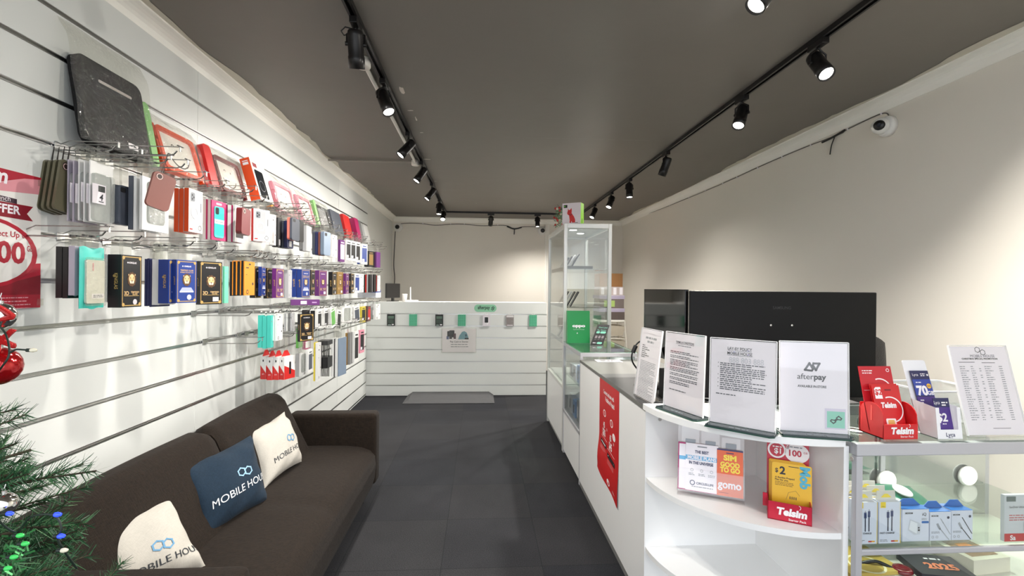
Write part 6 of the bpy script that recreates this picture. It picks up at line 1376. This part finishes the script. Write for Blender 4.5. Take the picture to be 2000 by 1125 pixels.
for i in range(3): b.rect(F, .115 + i * .009, .008, .121 + i * .009, .014, INK)
b.build('box', t)
t = thing('christmas_garland', 'small red and green christmas garland beside the boxed speaker on the tower', 'garland', (.735, 4.35, TZ1 + .0005)); r = random.Random(2)
b = MB()
for i in range(260):
    a = r.uniform(0, 2 * pi); c0 = V((.035 * cos(a), r.uniform(-.12, .12), .02 + .17 * r.random())); e = V((r.uniform(-1, 1), r.uniform(-1, 1), r.uniform(-1, 1))).normalized(); s = e.orthogonal().normalized() * .0025; b.add([c0 - s, c0 + s, c0 + e * .03 + s, c0 + e * .03 - s], [(0, 1, 2, 3)], NEED[i % 3])
b.build('leaves', t)
b = MB()
for i in range(26): b.ball((.045 * cos(i * 2.4), -.12 + .0096 * i, .03 + .16 * r.random()), .011, C(180, 20, 24, .2) if i % 3 else C(226, 220, 200, .2), 10)
b.build('berries', t)
# trolley and cartons at the far right behind the tower
tx, ty = 1.52, 6.0
t = thing('storage_trolley', 'white wire trolley with tilted cream bins behind the tower cabinet', 'trolley', (tx, ty, 0)); WF_ = C(226, 222, 212, .4)
b = MB()
for y in (0, .34): b.tube([(.33, y, .98), (.37, y, .5), (.42, y, 0)], .009, WF_, 8).tube([(0, y, .98), (0, y, 0)], .009, WF_, 8)
for z in (.96, .74, .55, .35): b.tube([(0, 0, z), (.34 + (.98 - z) * .08, 0, z), (.34 + (.98 - z) * .08, .34, z), (0, .34, z), (0, 0, z)], .007, WF_, 8)
b.build('frame', t); MB().box(0, 0, .965, .33, .34, .985, C(238, 236, 230, .4)).build('top_tray', t)
for z in (.76, .57, .37):
    b = MB(); q = [(.01, .02, z + .02), (.31, .02, z + .02), (.31, .31, z + .02), (.01, .31, z + .02), (-.01, 0, z + .165), (.345, 0, z + .14), (.345, .33, z + .14), (-.01, .33, z + .165)]
    b.add(q, [(3, 2, 1, 0), (0, 1, 5, 4), (1, 2, 6, 5), (2, 3, 7, 6), (3, 0, 4, 7)], C(206, 196, 178, .4)); b.build('bin', t)
zz = .986
for hgt, dep, colr, nm, lb, ins in ((.10, .32, (96, 84, 80), 'carton', 'dark carton directly on the trolley top', 0), (.045, .36, (178, 168, 192), 'tray', 'lilac plastic tray on the dark carton', .0), (.12, .30, (120, 108, 104), 'carton', 'brown-grey carton with green label between the two lilac trays', .01), (.045, .36, (178, 168, 192), 'tray', 'lilac plastic tray near the top of the pile', .0), (.11, .30, (196, 182, 180), 'carton', 'pale carton with white strips above the lilac trays', .02), (.17, .28, (150, 106, 62), 'carton', 'brown cardboard carton topmost behind the tower cabinet', .03)):
    b = MB().box(0, 0, 0, .33 - ins, dep, hgt, C(*colr, .55)); F = Fr((0, 0, 0), X3, Z3)
    if 'green' in lb: b.rect(F, .06, .02, .2, .1, C(170, 196, 110))
    if 'strips' in lb: [b.rect(F, .02 + .08 * i, .01, .06 + .08 * i, .1, PAPER) for i in range(4)]
    if nm == 'tray' : b.rect(F, .0, hgt - .008, .33, hgt, C(200, 192, 212))
    o = b.build('cardboard_carton' if nm == 'carton' else 'plastic_tray'); o.location = (tx, ty + .0, zz); tag(o, lb, 'carton' if nm == 'carton' else 'tray', 'pile on the trolley'); zz += hgt + .0005
